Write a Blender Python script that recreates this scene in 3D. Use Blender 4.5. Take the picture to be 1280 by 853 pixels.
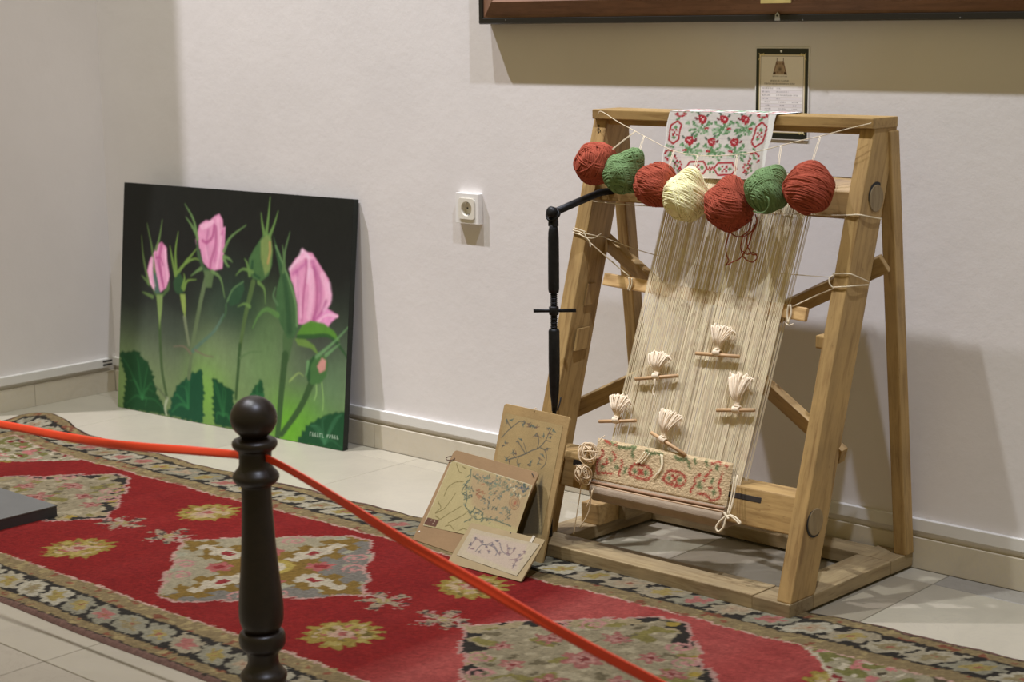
import bpy, bmesh, math, random
import numpy as np
from mathutils import Matrix, Vector

for o in list(bpy.data.objects):
    bpy.data.objects.remove(o)
scene = bpy.context.scene
COL = scene.collection
random.seed(7)
RNG = np.random.default_rng(11)

# ------------------------------------------------------------------ camera
F = 2144.88
YAW, PITCH, ROLL = -0.72811385, 0.18401896, -0.01053075
CAM = np.array([4.730, -3.311, 1.2])
_f = np.array([math.sin(YAW)*math.cos(PITCH), math.cos(YAW)*math.cos(PITCH), -math.sin(PITCH)])
_r0 = np.array([math.cos(YAW), -math.sin(YAW), 0.0])
_u0 = np.cross(_r0, _f)
_r = _r0*math.cos(ROLL) + _u0*math.sin(ROLL)
_u = np.cross(_r, _f)
cd = bpy.data.cameras.new('camera')
cam = bpy.data.objects.new('camera', cd)
COL.objects.link(cam)
cd.sensor_width = 36.0
cd.lens = F/1280*36
cd.clip_start = 0.05
cam.matrix_world = Matrix(((_r[0], _u[0], -_f[0], CAM[0]), (_r[1], _u[1], -_f[1], CAM[1]),
                           (_r[2], _u[2], -_f[2], CAM[2]), (0, 0, 0, 1)))
cd.dof.use_dof = True
cd.dof.focus_distance = 4.0
cd.dof.aperture_fstop = 5.6
scene.camera = cam

# ------------------------------------------------------------------ world, lamps, exposure
vs = scene.view_settings
vs.view_transform = 'Standard'
vs.look = 'None'
vs.gamma = 1.0
vs.use_curve_mapping = False
vs.exposure = 0.0
w = bpy.data.worlds.new('room_ambient')
scene.world = w
w.use_nodes = True
bg = w.node_tree.nodes['Background']
bg.inputs[0].default_value = (1.0, 0.82, 0.42, 1)
bg.inputs[1].default_value = 0.31

def ceiling_spot(name, loc, target, power, angle=120, blend=0.9, size=0.05, col=(1.0, 0.90, 0.80)):
    ld = bpy.data.lights.new(name, 'SPOT')
    ld.energy = power
    ld.color = col
    ld.spot_size = math.radians(angle)
    ld.spot_blend = blend
    ld.shadow_soft_size = size
    lo = bpy.data.objects.new(name, ld)
    COL.objects.link(lo)
    lo.location = loc
    lo.rotation_euler = (Vector(target)-Vector(loc)).to_track_quat('-Z', 'Y').to_euler()
    return lo
# ceiling lamps of a high hall, in a row 1.75 m out from the wall
LAMPS = [((-1.0, -1.75, 7.0), (0.35, 0.0, 1.6), 54, 1880, (1.0, 0.97, 1.08)), ((1.25, -1.75, 7.0), (1.5, 0.0, 1.8), 58, 1030, (0.96, 1.0, 1.04)),
         ((4.6, -1.75, 7.0), (3.4, 0.0, 1.7), 62, 980, (0.90, 0.96, 1.18))]
for loc, aim, cone, pw, lc in LAMPS:
    ceiling_spot('ceiling_lamp', loc, aim, pw, cone, 1.0, 0.06, lc)

# ------------------------------------------------------------------ pixel helpers (photo pixel -> point on a known plane)
def ray(x, y):
    return _f + (x-640)/F*_r - (y-426.5)/F*_u
def hit(x, y, axis, val):
    d = ray(x, y)
    return CAM + (val-CAM[axis])/d[axis]*d
LEAN = 0.265/0.948           # front legs of the loom: y per z
def hp(x, y, off=0.0):       # plane of the loom's sloping front
    d = ray(x, y)
    a = -0.468+off-LEAN*0.03
    t = (a+LEAN*CAM[2]-CAM[1])/(d[1]-LEAN*d[2])
    return CAM+t*d
def yleg(z, off=0.0):
    return -0.468+off+LEAN*(z-0.03)

# ------------------------------------------------------------------ colour helpers
def lin(c):
    c = np.asarray(c, float)/255.0
    return np.where(c <= 0.04045, c/12.92, ((c+0.055)/1.055)**2.4)
ILL = 0.62
def alb(c, ill=None):        # surface colour from a colour read off the photo
    return np.clip(lin(c)/(ill or ILL), 0.002, 0.92)

# ------------------------------------------------------------------ materials
MATS = {}
def new_mat(name):
    m = bpy.data.materials.new(name)
    m.use_nodes = True
    nt = m.node_tree
    b = nt.nodes['Principled BSDF']
    return m, nt, b
def N(nt, t, **kw):
    n = nt.nodes.new(t)
    for k, v in kw.items():
        setattr(n, k, v)
    return n
def coords(nt, scale=(1, 1, 1), kind='Object', rnd=True):
    tc = N(nt, 'ShaderNodeTexCoord')
    mp = N(nt, 'ShaderNodeMapping')
    mp.inputs['Scale'].default_value = scale
    nt.links.new(tc.outputs[kind], mp.inputs['Vector'])
    if rnd:
        oi = N(nt, 'ShaderNodeObjectInfo')
        mu = N(nt, 'ShaderNodeMath', operation='MULTIPLY')
        mu.inputs[1].default_value = 37.0
        nt.links.new(oi.outputs['Random'], mu.inputs[0])
        nt.links.new(mu.outputs[0], mp.inputs['Location'])
    return mp.outputs['Vector']
def noise(nt, vec, scale, detail=4, rough=0.6, dist=0.0):
    n = N(nt, 'ShaderNodeTexNoise')
    n.inputs['Scale'].default_value = scale
    n.inputs['Detail'].default_value = detail
    n.inputs['Roughness'].default_value = rough
    n.inputs['Distortion'].default_value = dist
    nt.links.new(vec, n.inputs['Vector'])
    return n.outputs['Fac']
def ramp(nt, fac, stops):
    r = N(nt, 'ShaderNodeValToRGB')
    e = r.color_ramp.elements
    while len(e) < len(stops):
        e.new(0.5)
    for el, (p, c) in zip(e, stops):
        el.position = p
        el.color = (c[0], c[1], c[2], 1)
    nt.links.new(fac, r.inputs[0])
    return r.outputs[0]
def mixc(nt, fac, a, b, mode='MIX'):
    m = N(nt, 'ShaderNodeMix', data_type='RGBA', blend_type=mode)
    if isinstance(fac, (int, float)):
        m.inputs[0].default_value = fac
    else:
        nt.links.new(fac, m.inputs[0])
    for i, v in ((6, a), (7, b)):
        if isinstance(v, (tuple, list, np.ndarray)):
            m.inputs[i].default_value = (v[0], v[1], v[2], 1)
        else:
            nt.links.new(v, m.inputs[i])
    return m.outputs[2]
def bump(nt, b, h, strength, dist):
    bn = N(nt, 'ShaderNodeBump')
    bn.inputs['Strength'].default_value = strength
    bn.inputs['Distance'].default_value = dist
    nt.links.new(h, bn.inputs['Height'])
    nt.links.new(bn.outputs[0], b.inputs['Normal'])

def M_plain(name, c, rough=0.6, metal=0.0, var=0.08, scale=30, bmp=0.0, bscale=200, spec=0.5):
    if name in MATS:
        return MATS[name]
    m, nt, b = new_mat(name)
    v = coords(nt)
    c = np.asarray(c, float)
    f = noise(nt, v, scale, 3)
    col = ramp(nt, f, [(0.3, c*(1-var)), (0.7, np.minimum(c*(1+var), 0.95))])
    nt.links.new(col, b.inputs['Base Color'])
    b.inputs['Roughness'].default_value = rough
    b.inputs['Metallic'].default_value = metal
    b.inputs['Specular IOR Level'].default_value = spec
    if bmp:
        bump(nt, b, noise(nt, v, bscale, 3), bmp, 0.002)
    MATS[name] = m
    return m
def M_wood(name, c1, c2, rough=0.55, grain=26, dark=0.25, bmp=0.25):
    if name in MATS:
        return MATS[name]
    m, nt, b = new_mat(name)
    v = coords(nt, (0.9, 9, 9))
    v2 = coords(nt, (2.0, 2.6, 2.6))
    f1 = noise(nt, v, grain*0.35, 6, 0.65, 0.6)
    col = ramp(nt, f1, [(0.30, np.asarray(c2)), (0.52, np.asarray(c1)), (0.75, np.asarray(c1)*1.12)])
    f2 = noise(nt, v2, 3.5, 4, 0.6)
    col2 = ramp(nt, f2, [(0.30, np.asarray((1-dark, 1-dark, 1-dark*0.9))), (0.62, np.asarray((1, 1, 1)))])
    col = mixc(nt, 1.0, col, col2, 'MULTIPLY')
    v3 = coords(nt, (14, 30, 30))
    f3 = noise(nt, v3, 5, 2)
    col3 = ramp(nt, f3, [(0.24, np.asarray((0.55, 0.48, 0.42))), (0.33, np.asarray((1, 1, 1)))])
    col = mixc(nt, 0.6, col, col3, 'MULTIPLY')
    nt.links.new(col, b.inputs['Base Color'])
    b.inputs['Roughness'].default_value = rough
    bump(nt, b, f1, bmp, 0.0015)
    MATS[name] = m
    return m
def M_vcol(name, rough=0.8, var=0.10, scale=300, bmp=0.3, bscale=500, bdist=0.001, spec=0.3):
    if name in MATS:
        return MATS[name]
    m, nt, b = new_mat(name)
    a = N(nt, 'ShaderNodeVertexColor', layer_name='Col')
    v = coords(nt, rnd=False)
    f = noise(nt, v, scale, 2)
    col2 = ramp(nt, f, [(0.3, np.array((1-var,)*3)), (0.7, np.array((1.0,)*3))])
    col = mixc(nt, 1.0, a.outputs['Color'], col2, 'MULTIPLY')
    nt.links.new(col, b.inputs['Base Color'])
    b.inputs['Roughness'].default_value = rough
    b.inputs['Specular IOR Level'].default_value = spec
    if bmp:
        bump(nt, b, noise(nt, v, bscale, 2), bmp, bdist)
    MATS[name] = m
    return m

def M_plaster():
    m, nt, b = new_mat('wall_plaster')
    v = coords(nt, rnd=False)
    c = np.array((0.755, 0.720, 0.695))
    f = noise(nt, v, 2.2, 5, 0.6)
    col = ramp(nt, f, [(0.3, c*0.95), (0.7, c*1.03)])
    f2 = noise(nt, v, 7, 6, 0.7)
    st = ramp(nt, f2, [(0.66, np.array((1, 1, 1))), (0.80, np.array((0.93, 0.91, 0.88)))])
    col = mixc(nt, 1.0, col, st, 'MULTIPLY')
    nt.links.new(col, b.inputs['Base Color'])
    b.inputs['Roughness'].default_value = 0.55
    b.inputs['Specular IOR Level'].default_value = 0.3
    f3 = noise(nt, v, 14, 6, 0.7)
    bump(nt, b, f3, 0.18, 0.006)
    return m
def M_marble(name, c, vein, rough=0.25, scale=5.0):
    if name in MATS:
        return MATS[name]
    m, nt, b = new_mat(name)
    v = coords(nt)
    c = np.asarray(c, float)
    f = noise(nt, v, scale, 6, 0.65, 1.2)
    col = ramp(nt, f, [(0.28, c*0.86), (0.5, c), (0.75, np.minimum(c*1.07, 0.93))])
    f2 = noise(nt, v, scale*1.7, 8, 0.7, 2.5)
    vn = ramp(nt, f2, [(0.475, np.array((0, 0, 0))), (0.5, np.array((1, 1, 1))), (0.525, np.array((0, 0, 0)))])
    col = mixc(nt, vn, col, np.asarray(vein))
    mx = nt.nodes[-1]
    f3 = noise(nt, v, 1.3, 2)
    col = mixc(nt, 0.35, col, ramp(nt, f3, [(0.35, c*0.8), (0.65, np.minimum(c*1.1, .93))]))
    nt.links.new(col, b.inputs['Base Color'])
    b.inputs['Roughness'].default_value = rough
    MATS[name] = m
    return m

WOOD = M_wood('loom_wood', alb((140, 114, 70)), alb((112, 86, 48)))
WOODL = M_wood('pale_lath_wood', alb((176, 146, 98)), alb((150, 118, 74)), dark=0.12)
WOODB = M_wood('base_wood', alb((122, 106, 76)), alb((98, 80, 52)), dark=0.3)
POSTW = M_wood('post_wood', (0.015, 0.0085, 0.0050), (0.008, 0.005, 0.0035), rough=0.38, bmp=0.1)
FRAMEW = M_wood('frame_wood', (0.235, 0.118, 0.068), (0.155, 0.076, 0.044), rough=0.45, bmp=0.1)
BLACKW = M_plain('black_lacquer', (0.012, 0.010, 0.008), 0.4)
IRON = M_plain('black_iron', (0.016, 0.016, 0.017), 0.5, 0.6, 0.3, 60, 0.4, 120)
WARPM = M_plain('cotton_warp', alb((210, 184, 157)), 0.9, 0, 0.12, 60)
COTTON = M_plain('white_cotton', alb((194, 180, 158)), 0.95, 0, 0.06, 80)
STRING = M_plain('white_string', alb((178, 166, 142)), 0.9)
HANK = M_plain('undyed_twine', alb((178, 160, 132)), 0.95, 0, 0.15, 60)
DOWEL = M_wood('dowel_wood', alb((158, 128, 92)), alb((132, 102, 68)), dark=0.1)
REDY = M_plain('red_wool', alb((132, 64, 48)), 0.95, 0, 0.16, 90, 0.5, 500, 0.15)
GREENY = M_plain('green_wool', alb((92, 114, 76)), 0.95, 0, 0.16, 90, 0.5, 500, 0.15)
CREAMY = M_plain('cream_wool', alb((206, 190, 150)), 0.95, 0, 0.12, 90, 0.5, 500, 0.15)
PLASTIC = M_plain('white_plastic', (0.80, 0.78, 0.74), 0.35, 0, 0.01)
TRUNK = M_plain('trunking_plastic', (0.72, 0.70, 0.65), 0.4, 0, 0.03, 6)
DARKHOLE = M_plain('dark_hole', (0.01, 0.01, 0.01), 0.7)
STEEL = M_plain('galvanised_steel', (0.45, 0.45, 0.46), 0.4, 0.9, 0.1)
BRASS = M_plain('brass_plate', (0.62, 0.50, 0.20), 0.4, 0.3, 0.1)
RIBBON = M_plain('red_ribbon', (0.78, 0.060, 0.018), 0.42, 0, 0.05, 40)
SLABT = M_plain('grey_painted_board', (0.085, 0.084, 0.074), 0.55, 0, 0.06, 20)
SLABS = M_plain('dark_board_edge', (0.035, 0.035, 0.037), 0.6, 0, 0.1, 20)
CARD = M_plain('kraft_board', alb((106, 84, 56)), 0.85, 0, 0.08, 12, 0.2, 150)
CARDA = M_plain('old_brown_board', alb((126, 104, 66)), 0.85, 0, 0.16, 9, 0.3, 120)
CARDC = M_plain('pale_card', alb((112, 97, 68)), 0.85, 0, 0.10, 12, 0.2, 150)
PLASTER = M_plaster()

# ------------------------------------------------------------------ mesh helpers
PARENT_M = {}
def tag(o, label=None, cat=None, group=None, kind=None):
    if label: o['label'] = label
    if cat: o['category'] = cat
    if group: o['group'] = group
    if kind: o['kind'] = kind
    return o
def wm(o):
    return PARENT_M.get(o.name, Matrix.Identity(4))
def root(name, loc, label, cat, group=None):
    o = bpy.data.objects.new(name, None)
    o.empty_display_size = 0.05
    COL.objects.link(o)
    o.location = loc
    PARENT_M[o.name] = Matrix.Translation(loc)
    return tag(o, label, cat, group)
def place(o, M=None, parent=None):
    M = M or Matrix.Identity(4)
    COL.objects.link(o)
    PARENT_M[o.name] = M
    if parent is not None:
        o.parent = parent
        o.matrix_basis = wm(parent).inverted() @ M
    else:
        o.matrix_basis = M
    return o
def frame_matrix(origin, xdir, up=(0, 0, 1)):
    x = Vector(xdir).normalized()
    u = Vector(up)
    if abs(x.dot(u.normalized())) > 0.98:
        u = Vector((0, 1, 0))
    y = u.cross(x).normalized()
    z = x.cross(y)
    M = Matrix((x, y, z)).transposed().to_4x4()
    M.translation = Vector(origin)
    return M
class MB:
    """collects vertices and faces in world space"""
    def __init__(self):
        self.v = []; self.f = []
    def add(self, vs, fs):
        n = len(self.v)
        self.v += [tuple(map(float, p)) for p in vs]
        self.f += [tuple(i+n for i in f) for f in fs]
        return self
    def box(self, lo, hi):
        x0, y0, z0 = lo; x1, y1, z1 = hi
        return self.add([(x0, y0, z0), (x1, y0, z0), (x1, y1, z0), (x0, y1, z0), (x0, y0, z1), (x1, y0, z1), (x1, y1, z1), (x0, y1, z1)],
                        [(0, 3, 2, 1), (4, 5, 6, 7), (0, 1, 5, 4), (1, 2, 6, 5), (2, 3, 7, 6), (3, 0, 4, 7)])
    def obox(self, M, lo, hi):
        t = MB().box(lo, hi)
        return self.add([tuple(M @ Vector(p)) for p in t.v], t.f)
    def prism(self, polyA, polyB):
        n = len(polyA)
        fs = [tuple(range(n))[::-1], tuple(range(n, 2*n))] + [(i, (i+1) % n, n+(i+1) % n, n+i) for i in range(n)]
        return self.add(list(polyA)+list(polyB), fs)
    def tube(self, pts, r, n=6, cap=True, r1=None):
        pts = [Vector(p) for p in pts]
        m = len(pts)
        rings = []
        prev = None
        for i, p in enumerate(pts):
            t = (pts[min(i+1, m-1)]-pts[max(i-1, 0)])
            if t.length < 1e-9: t = Vector((0, 0, 1))
            t.normalize()
            if prev is None:
                a = Vector((0, 0, 1)) if abs(t.z) < 0.9 else Vector((1, 0, 0))
                a = (a-t*a.dot(t)).normalized()
            else:
                a = (prev-t*prev.dot(t))
                a = a.normalized() if a.length > 1e-6 else t.orthogonal().normalized()
            prev = a
            b = t.cross(a)
            if callable(r): rr = r(i/(m-1))
            else: rr = r if r1 is None else r+(r1-r)*i/(m-1)
            rings.append([p+(a*math.cos(2*math.pi*k/n)+b*math.sin(2*math.pi*k/n))*rr for k in range(n)])
        vs = [q for rg in rings for q in rg]
        fs = [(i*n+k, i*n+(k+1) % n, (i+1)*n+(k+1) % n, (i+1)*n+k) for i in range(m-1) for k in range(n)]
        if cap:
            fs += [tuple(range(n))[::-1], tuple((m-1)*n+k for k in range(n))]
        return self.add(vs, fs)
    def loop(self, pts, r, n=5):
        pts = [Vector(p) for p in pts]
        m = len(pts)
        vs = []
        c = sum(pts, Vector())/m
        for i, p in enumerate(pts):
            t = (pts[(i+1) % m]-pts[i-1]).normalized()
            a = (p-c); a = (a-t*a.dot(t)).normalized()
            b = t.cross(a)
            vs += [p+(a*math.cos(2*math.pi*k/n)+b*math.sin(2*math.pi*k/n))*r for k in range(n)]
        fs = [(i*n+k, i*n+(k+1) % n, ((i+1) % m)*n+(k+1) % n, ((i+1) % m)*n+k) for i in range(m) for k in range(n)]
        return self.add(vs, fs)
    def lathe(self, prof, M=None, n=40):
        M = M or Matrix.Identity(4)
        vs = []; m = len(prof)
        for z, r in prof:
            vs += [tuple(M @ Vector((r*math.cos(2*math.pi*k/n), r*math.sin(2*math.pi*k/n), z))) for k in range(n)]
        fs = [(i*n+k, i*n+(k+1) % n, (i+1)*n+(k+1) % n, (i+1)*n+k) for i in range(m-1) for k in range(n)]
        fs += [tuple(range(n))[::-1], tuple((m-1)*n+k for k in range(n))]
        return self.add(vs, fs)
    def build(self, name, mat, parent=None, M=None, bevel=0.0, smooth=False, segs=2):
        M = M or Matrix.Identity(4)
        Mi = M.inverted()
        me = bpy.data.meshes.new(name)
        me.from_pydata([tuple(Mi @ Vector(p)) for p in self.v], [], self.f)
        bm = bmesh.new(); bm.from_mesh(me)
        bmesh.ops.recalc_face_normals(bm, faces=bm.faces)
        if bevel:
            bmesh.ops.bevel(bm, geom=list(bm.edges), offset=bevel, segments=segs, profile=0.6, affect='EDGES', clamp_overlap=True)
        bm.to_mesh(me); bm.free()
        if smooth:
            me.polygons.foreach_set('use_smooth', [True]*len(me.polygons))
        me.materials.append(mat)
        o = bpy.data.objects.new(name, me)
        return place(o, M, parent)
def beam(name, p0, p1, wy, wz, mat, parent=None, up=(0, 0, 1), bevel=0.003):
    """rectangular timber from p0 to p1, its grain along the length"""
    p0 = Vector(p0); p1 = Vector(p1)
    M = frame_matrix((p0+p1)/2, p1-p0, up)
    L = (p1-p0).length/2
    return MB().obox(M, (-L, -wy/2, -wz/2), (L, wy/2, wz/2)).build(name, mat, parent, M, bevel)
def bx(name, lo, hi, mat, parent=None, bevel=0.002, axis=0):
    c = (Vector(lo)+Vector(hi))/2
    d = [(1, 0, 0), (0, 1, 0), (0, 0, 1)][axis]
    M = frame_matrix(c, d)
    return MB().box(lo, hi).build(name, mat, parent, M, bevel)
def smooth_path(pts, per=8, closed=False):
    P = [np.array(p, float) for p in pts]
    if closed:
        P = [P[-1]]+P+[P[0], P[1]]
    else:
        P = [2*P[0]-P[1]]+P+[2*P[-1]-P[-2]]
    out = []
    for i in range(1, len(P)-2):
        for k in range(per):
            t = k/per
            a, b, c, d = P[i-1], P[i], P[i+1], P[i+2]
            out.append(0.5*((2*b)+(-a+c)*t+(2*a-5*b+4*c-d)*t*t+(-a+3*b-3*c+d)*t**3))
    if not closed:
        out.append(P[-2])
    return out
def yarn(name, pts, r, mat, parent=None, per=8, n=6, label=None):
    o = MB().tube(smooth_path(pts, per), r, n).build(name, mat, parent, smooth=True)
    if label: o['label'] = label
    return o

def hsh(a, b=0.0): 
    s = np.sin(a*127.1+b*311.7)*43758.5453
    return s-np.floor(s)
def vnoise(x, y):
    xi, yi = np.floor(x), np.floor(y); fx, fy = x-xi, y-yi
    fx = fx*fx*(3-2*fx); fy = fy*fy*(3-2*fy)
    h = lambda a, b: hsh(a, b)
    return (h(xi, yi)*(1-fx)+h(xi+1, yi)*fx)*(1-fy)+(h(xi, yi+1)*(1-fx)+h(xi+1, yi+1)*fx)*fy
def fbm(x, y): return vnoise(x, y)*.5+vnoise(x*2.1+5, y*2.1+3)*.3+vnoise(x*4.3+9, y*4.3+1)*.2
fbm0 = fbm

# ------------------------------------------------------------------ a small painter: colour per mesh vertex
class Canvas:
    def __init__(self, nx, ny, w, h, base):
        self.nx, self.ny, self.w, self.h = nx, ny, w, h      # vertex counts, size in metres
        self.c = np.empty((ny, nx, 3)); self.c[:] = lin(base)
        self.px = w/(nx-1); self.py = h/(ny-1)
        self.X, self.Y = np.meshgrid(np.linspace(0, w, nx), np.linspace(0, h, ny))   # y up from the bottom edge
    def _win(self, P, pad):
        lo = P.min(0)-pad; hi = P.max(0)+pad
        i0 = max(int(lo[0]/self.px), 0); i1 = min(int(hi[0]/self.px)+2, self.nx)
        j0 = max(int(lo[1]/self.py), 0); j1 = min(int(hi[1]/self.py)+2, self.ny)
        return (slice(j0, j1), slice(i0, i1)) if (i1 > i0 and j1 > j0) else None
    def _blend(self, s, a, col):
        if callable(col):
            cc = col(self.X[s], self.Y[s])
        else:
            cc = lin(col)
        self.c[s] = self.c[s]*(1-a[..., None])+cc*a[..., None]
    def poly(self, P, col, alpha=1.0, soft=1.0):
        P = np.array(P, float); sf = soft*max(self.px, self.py)
        s = self._win(P, sf*2)
        if s is None: return
        X, Y = self.X[s], self.Y[s]
        ins = np.zeros(X.shape, bool); dist = np.full(X.shape, 1e9)
        for i in range(len(P)):
            a, b = P[i], P[(i+1) % len(P)]
            with np.errstate(divide='ignore', invalid='ignore'):
                xc = (b[0]-a[0])*(Y-a[1])/(b[1]-a[1]+1e-15)+a[0]
            ins ^= ((a[1] > Y) != (b[1] > Y)) & (X < xc)
            d = b-a; t = np.clip(((X-a[0])*d[0]+(Y-a[1])*d[1])/(d@d+1e-15), 0, 1)
            dist = np.minimum(dist, np.hypot(X-a[0]-t*d[0], Y-a[1]-t*d[1]))
        sd = np.where(ins, dist, -dist)
        self._blend(s, np.clip(sd/sf+0.5, 0, 1)*alpha, col)
    def stroke(self, P, w0, w1, col, alpha=1.0, per=6, soft=1.0):
        P = np.array(smooth_path([(*p, 0) for p in P], per))[:, :2] if len(P) > 2 else np.array(P, float)
        sf = soft*max(self.px, self.py)
        s = self._win(P, max(w0, w1)+sf*2)
        if s is None: return
        X, Y = self.X[s], self.Y[s]
        best = np.full(X.shape, -1e9); n = len(P)-1
        for i in range(n):
            a, b = P[i], P[i+1]; d = b-a
            t = np.clip(((X-a[0])*d[0]+(Y-a[1])*d[1])/(d@d+1e-15), 0, 1)
            wd = w0+(w1-w0)*(i+t)/n
            best = np.maximum(best, wd/2-np.hypot(X-a[0]-t*d[0], Y-a[1]-t*d[1]))
        self._blend(s, np.clip(best/sf+0.5, 0, 1)*alpha, col)
    def blob(self, c, rx, ry, col, alpha=1.0, hard=False):
        P = np.array([[c[0]-rx*3, c[1]-ry*3], [c[0]+rx*3, c[1]+ry*3]])
        s = self._win(P, 0)
        if s is None: return
        d2 = ((self.X[s]-c[0])/rx)**2+((self.Y[s]-c[1])/ry)**2
        a = np.clip((1-np.sqrt(d2))*min(rx, ry)/max(self.px, self.py)+0.5, 0, 1) if hard else np.exp(-d2)
        self._blend(s, a*alpha, col)
def grid_object(name, cv, pos, mat, parent=None, M=None, ill=None, thick=None):
    """mesh from a Canvas; pos(X, Y) -> world xyz arrays"""
    nx, ny = cv.nx, cv.ny
    V = np.stack(pos(cv.X, cv.Y), -1).reshape(-1, 3)
    M = M or Matrix.Identity(4)
    Mi = np.array(M.inverted())
    V = V @ Mi[:3, :3].T + Mi[:3, 3]
    idx = np.arange(nx*ny).reshape(ny, nx)
    Fc = np.stack([idx[:-1, :-1], idx[:-1, 1:], idx[1:, 1:], idx[1:, :-1]], -1).reshape(-1, 4)
    me = bpy.data.meshes.new(name)
    me.vertices.add(len(V)); me.vertices.foreach_set('co', V.astype(np.float32).ravel())
    me.loops.add(len(Fc)*4); me.loops.foreach_set('vertex_index', Fc.astype(np.int32).ravel())
    me.polygons.add(len(Fc)); me.polygons.foreach_set('loop_start', np.arange(0, len(Fc)*4, 4, dtype=np.int32))
    me.polygons.foreach_set('use_smooth', np.ones(len(Fc), bool))
    me.update(calc_edges=True)
    ca = me.color_attributes.new('Col', 'FLOAT_COLOR', 'POINT')
    c = np.clip(cv.c/(ill or ILL), 0.003, 0.92).reshape(-1, 3)
    ca.data.foreach_set('color', np.concatenate([c, np.ones((len(c), 1))], 1).astype(np.float32).ravel())
    me.materials.append(mat)
    o = bpy.data.objects.new(name, me)
    return place(o, M, parent)
class Rect:
    """leaning board: origin at bottom-left, width along e, up along u, n out of the face to the viewer"""
    def __init__(self, x, y, z, yaw, w, h, lean, roll=0.0):
        self.e = np.array([math.cos(yaw), math.sin(yaw), 0]); nb = np.array([-math.sin(yaw), math.cos(yaw), 0])
        self.u = np.array([0, 0, math.cos(lean)])+nb*math.sin(lean)
        self.o = np.array([x, y, z]); self.w = w; self.h = h
        if roll:
            e, u = self.e, self.u
            self.e = e*math.cos(roll)+u*math.sin(roll); self.u = u*math.cos(roll)-e*math.sin(roll)
        self.n = np.cross(self.e, self.u)        # points towards the viewer (-y)
    def uv(self, px, py):
        d = ray(px, py)
        t = ((self.o-CAM)@self.n)/(d@self.n)
        p = CAM+t*d-self.o
        return (p@self.e, p@self.u)
    def p(self, a, b, k=0.0):
        return self.o+self.e*a+self.u*b+self.n*k
    def M(self):
        M = Matrix((self.e, self.u, self.n)).transposed().to_4x4()
        M.translation = Vector(self.o)
        return M
    def pos(self, k, bulge=0.0, x0=0.0, y0=0.0):
        def fn(X, Y):
            Q = self.o+(X+x0)[..., None]*self.e+(Y+y0)[..., None]*self.u+k*self.n
            return Q[..., 0], Q[..., 1], Q[..., 2]
        return fn

# ================================================================== the room
WALLY = 0.012
def structure(o):
    o['kind'] = 'structure'
    return o
structure(bx('wall_back', (-0.75, WALLY, -0.05), (6.2, WALLY+0.15, 3.2), PLASTER, bevel=0))
structure(bx('wall_left', (-3.0, -0.515, -0.05), (-0.012, WALLY, 3.2), PLASTER, bevel=0))
GROUT = M_plain('tile_grout', (0.24, 0.215, 0.17), 0.8)
floor = structure(MB().box((-3.0, -4.6, -0.05), (6.2, WALLY, -0.0035)).build('floor', GROUT))
FL = M_marble('floor_marble', (0.385, 0.35, 0.265), (0.35, 0.315, 0.25), 0.32)
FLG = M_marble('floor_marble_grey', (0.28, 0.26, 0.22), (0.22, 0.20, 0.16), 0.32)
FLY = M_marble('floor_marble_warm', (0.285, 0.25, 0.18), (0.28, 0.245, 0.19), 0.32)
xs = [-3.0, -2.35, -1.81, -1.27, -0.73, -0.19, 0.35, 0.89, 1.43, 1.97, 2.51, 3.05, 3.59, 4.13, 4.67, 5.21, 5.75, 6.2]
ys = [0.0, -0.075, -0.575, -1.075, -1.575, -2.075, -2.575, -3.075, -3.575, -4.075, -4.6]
FLD = M_marble('floor_marble_dimmed', (0.26, 0.225, 0.165), (0.21, 0.18, 0.13), 0.32)
tile_meshes = {}
G = 0.0011
for j in range(len(ys)-1):
    for i in range(len(xs)-1):
        w_, d_ = xs[i+1]-xs[i], ys[j]-ys[j+1]
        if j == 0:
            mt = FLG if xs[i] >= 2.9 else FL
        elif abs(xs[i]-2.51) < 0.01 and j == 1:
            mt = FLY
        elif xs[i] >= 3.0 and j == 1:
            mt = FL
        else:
            mt = FLD if j > 3 else (FLY if j == 3 else FL)  # weaker light on the nearer rows is put into the tile colour
        key = (round(w_, 3), round(d_, 3), mt.name)
        if key not in tile_meshes:
            b = MB().box((-w_/2+G, -d_/2+G, -0.012), (w_/2-G, d_/2-G, 0.0))
            t = b.build('tile', mt, None, None, 0.0012, segs=1)
            tile_meshes[key] = t.data
            COL.objects.unlink(t); bpy.data.objects.remove(t)
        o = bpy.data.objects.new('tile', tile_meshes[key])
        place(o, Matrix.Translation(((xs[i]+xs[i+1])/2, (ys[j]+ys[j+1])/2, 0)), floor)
# marble skirting, one slab after another
SK = M_marble('skirting_marble', (0.60, 0.53, 0.39), (0.56, 0.50, 0.42), 0.3, 9)
SK2 = M_marble('skirting_marble_pale', (0.60, 0.54, 0.42), (0.60, 0.56, 0.48), 0.3, 9)
bb = structure(MB().box((-0.01, 0.005, -0.002), (6.2, WALLY, 0.066)).build('baseboard_back', GROUT))
joints = [0.0, 0.62, 1.245, 1.87, 2.47, 3.35, 3.95, 4.6, 5.3, 6.2]
for k in range(len(joints)-1):
    bx('skirting_slab', (joints[k]+0.0008, 0.0, 0.0), (joints[k+1]-0.0008, WALLY, 0.0705), SK if joints[k] >= 2.4 else SK2, bb, 0.001)
bl = structure(MB().box((-0.012, -0.513, -0.002), (-0.005, 0.0, 0.066)).build('baseboard_left', GROUT))
for a, b_ in ((-0.515, -0.31), (-0.3085, 0.0)):
    bx('skirting_slab', (-0.012, a, 0.0), (0.0, b_, 0.0705), SK2, bl, 0.001, 1)
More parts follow.
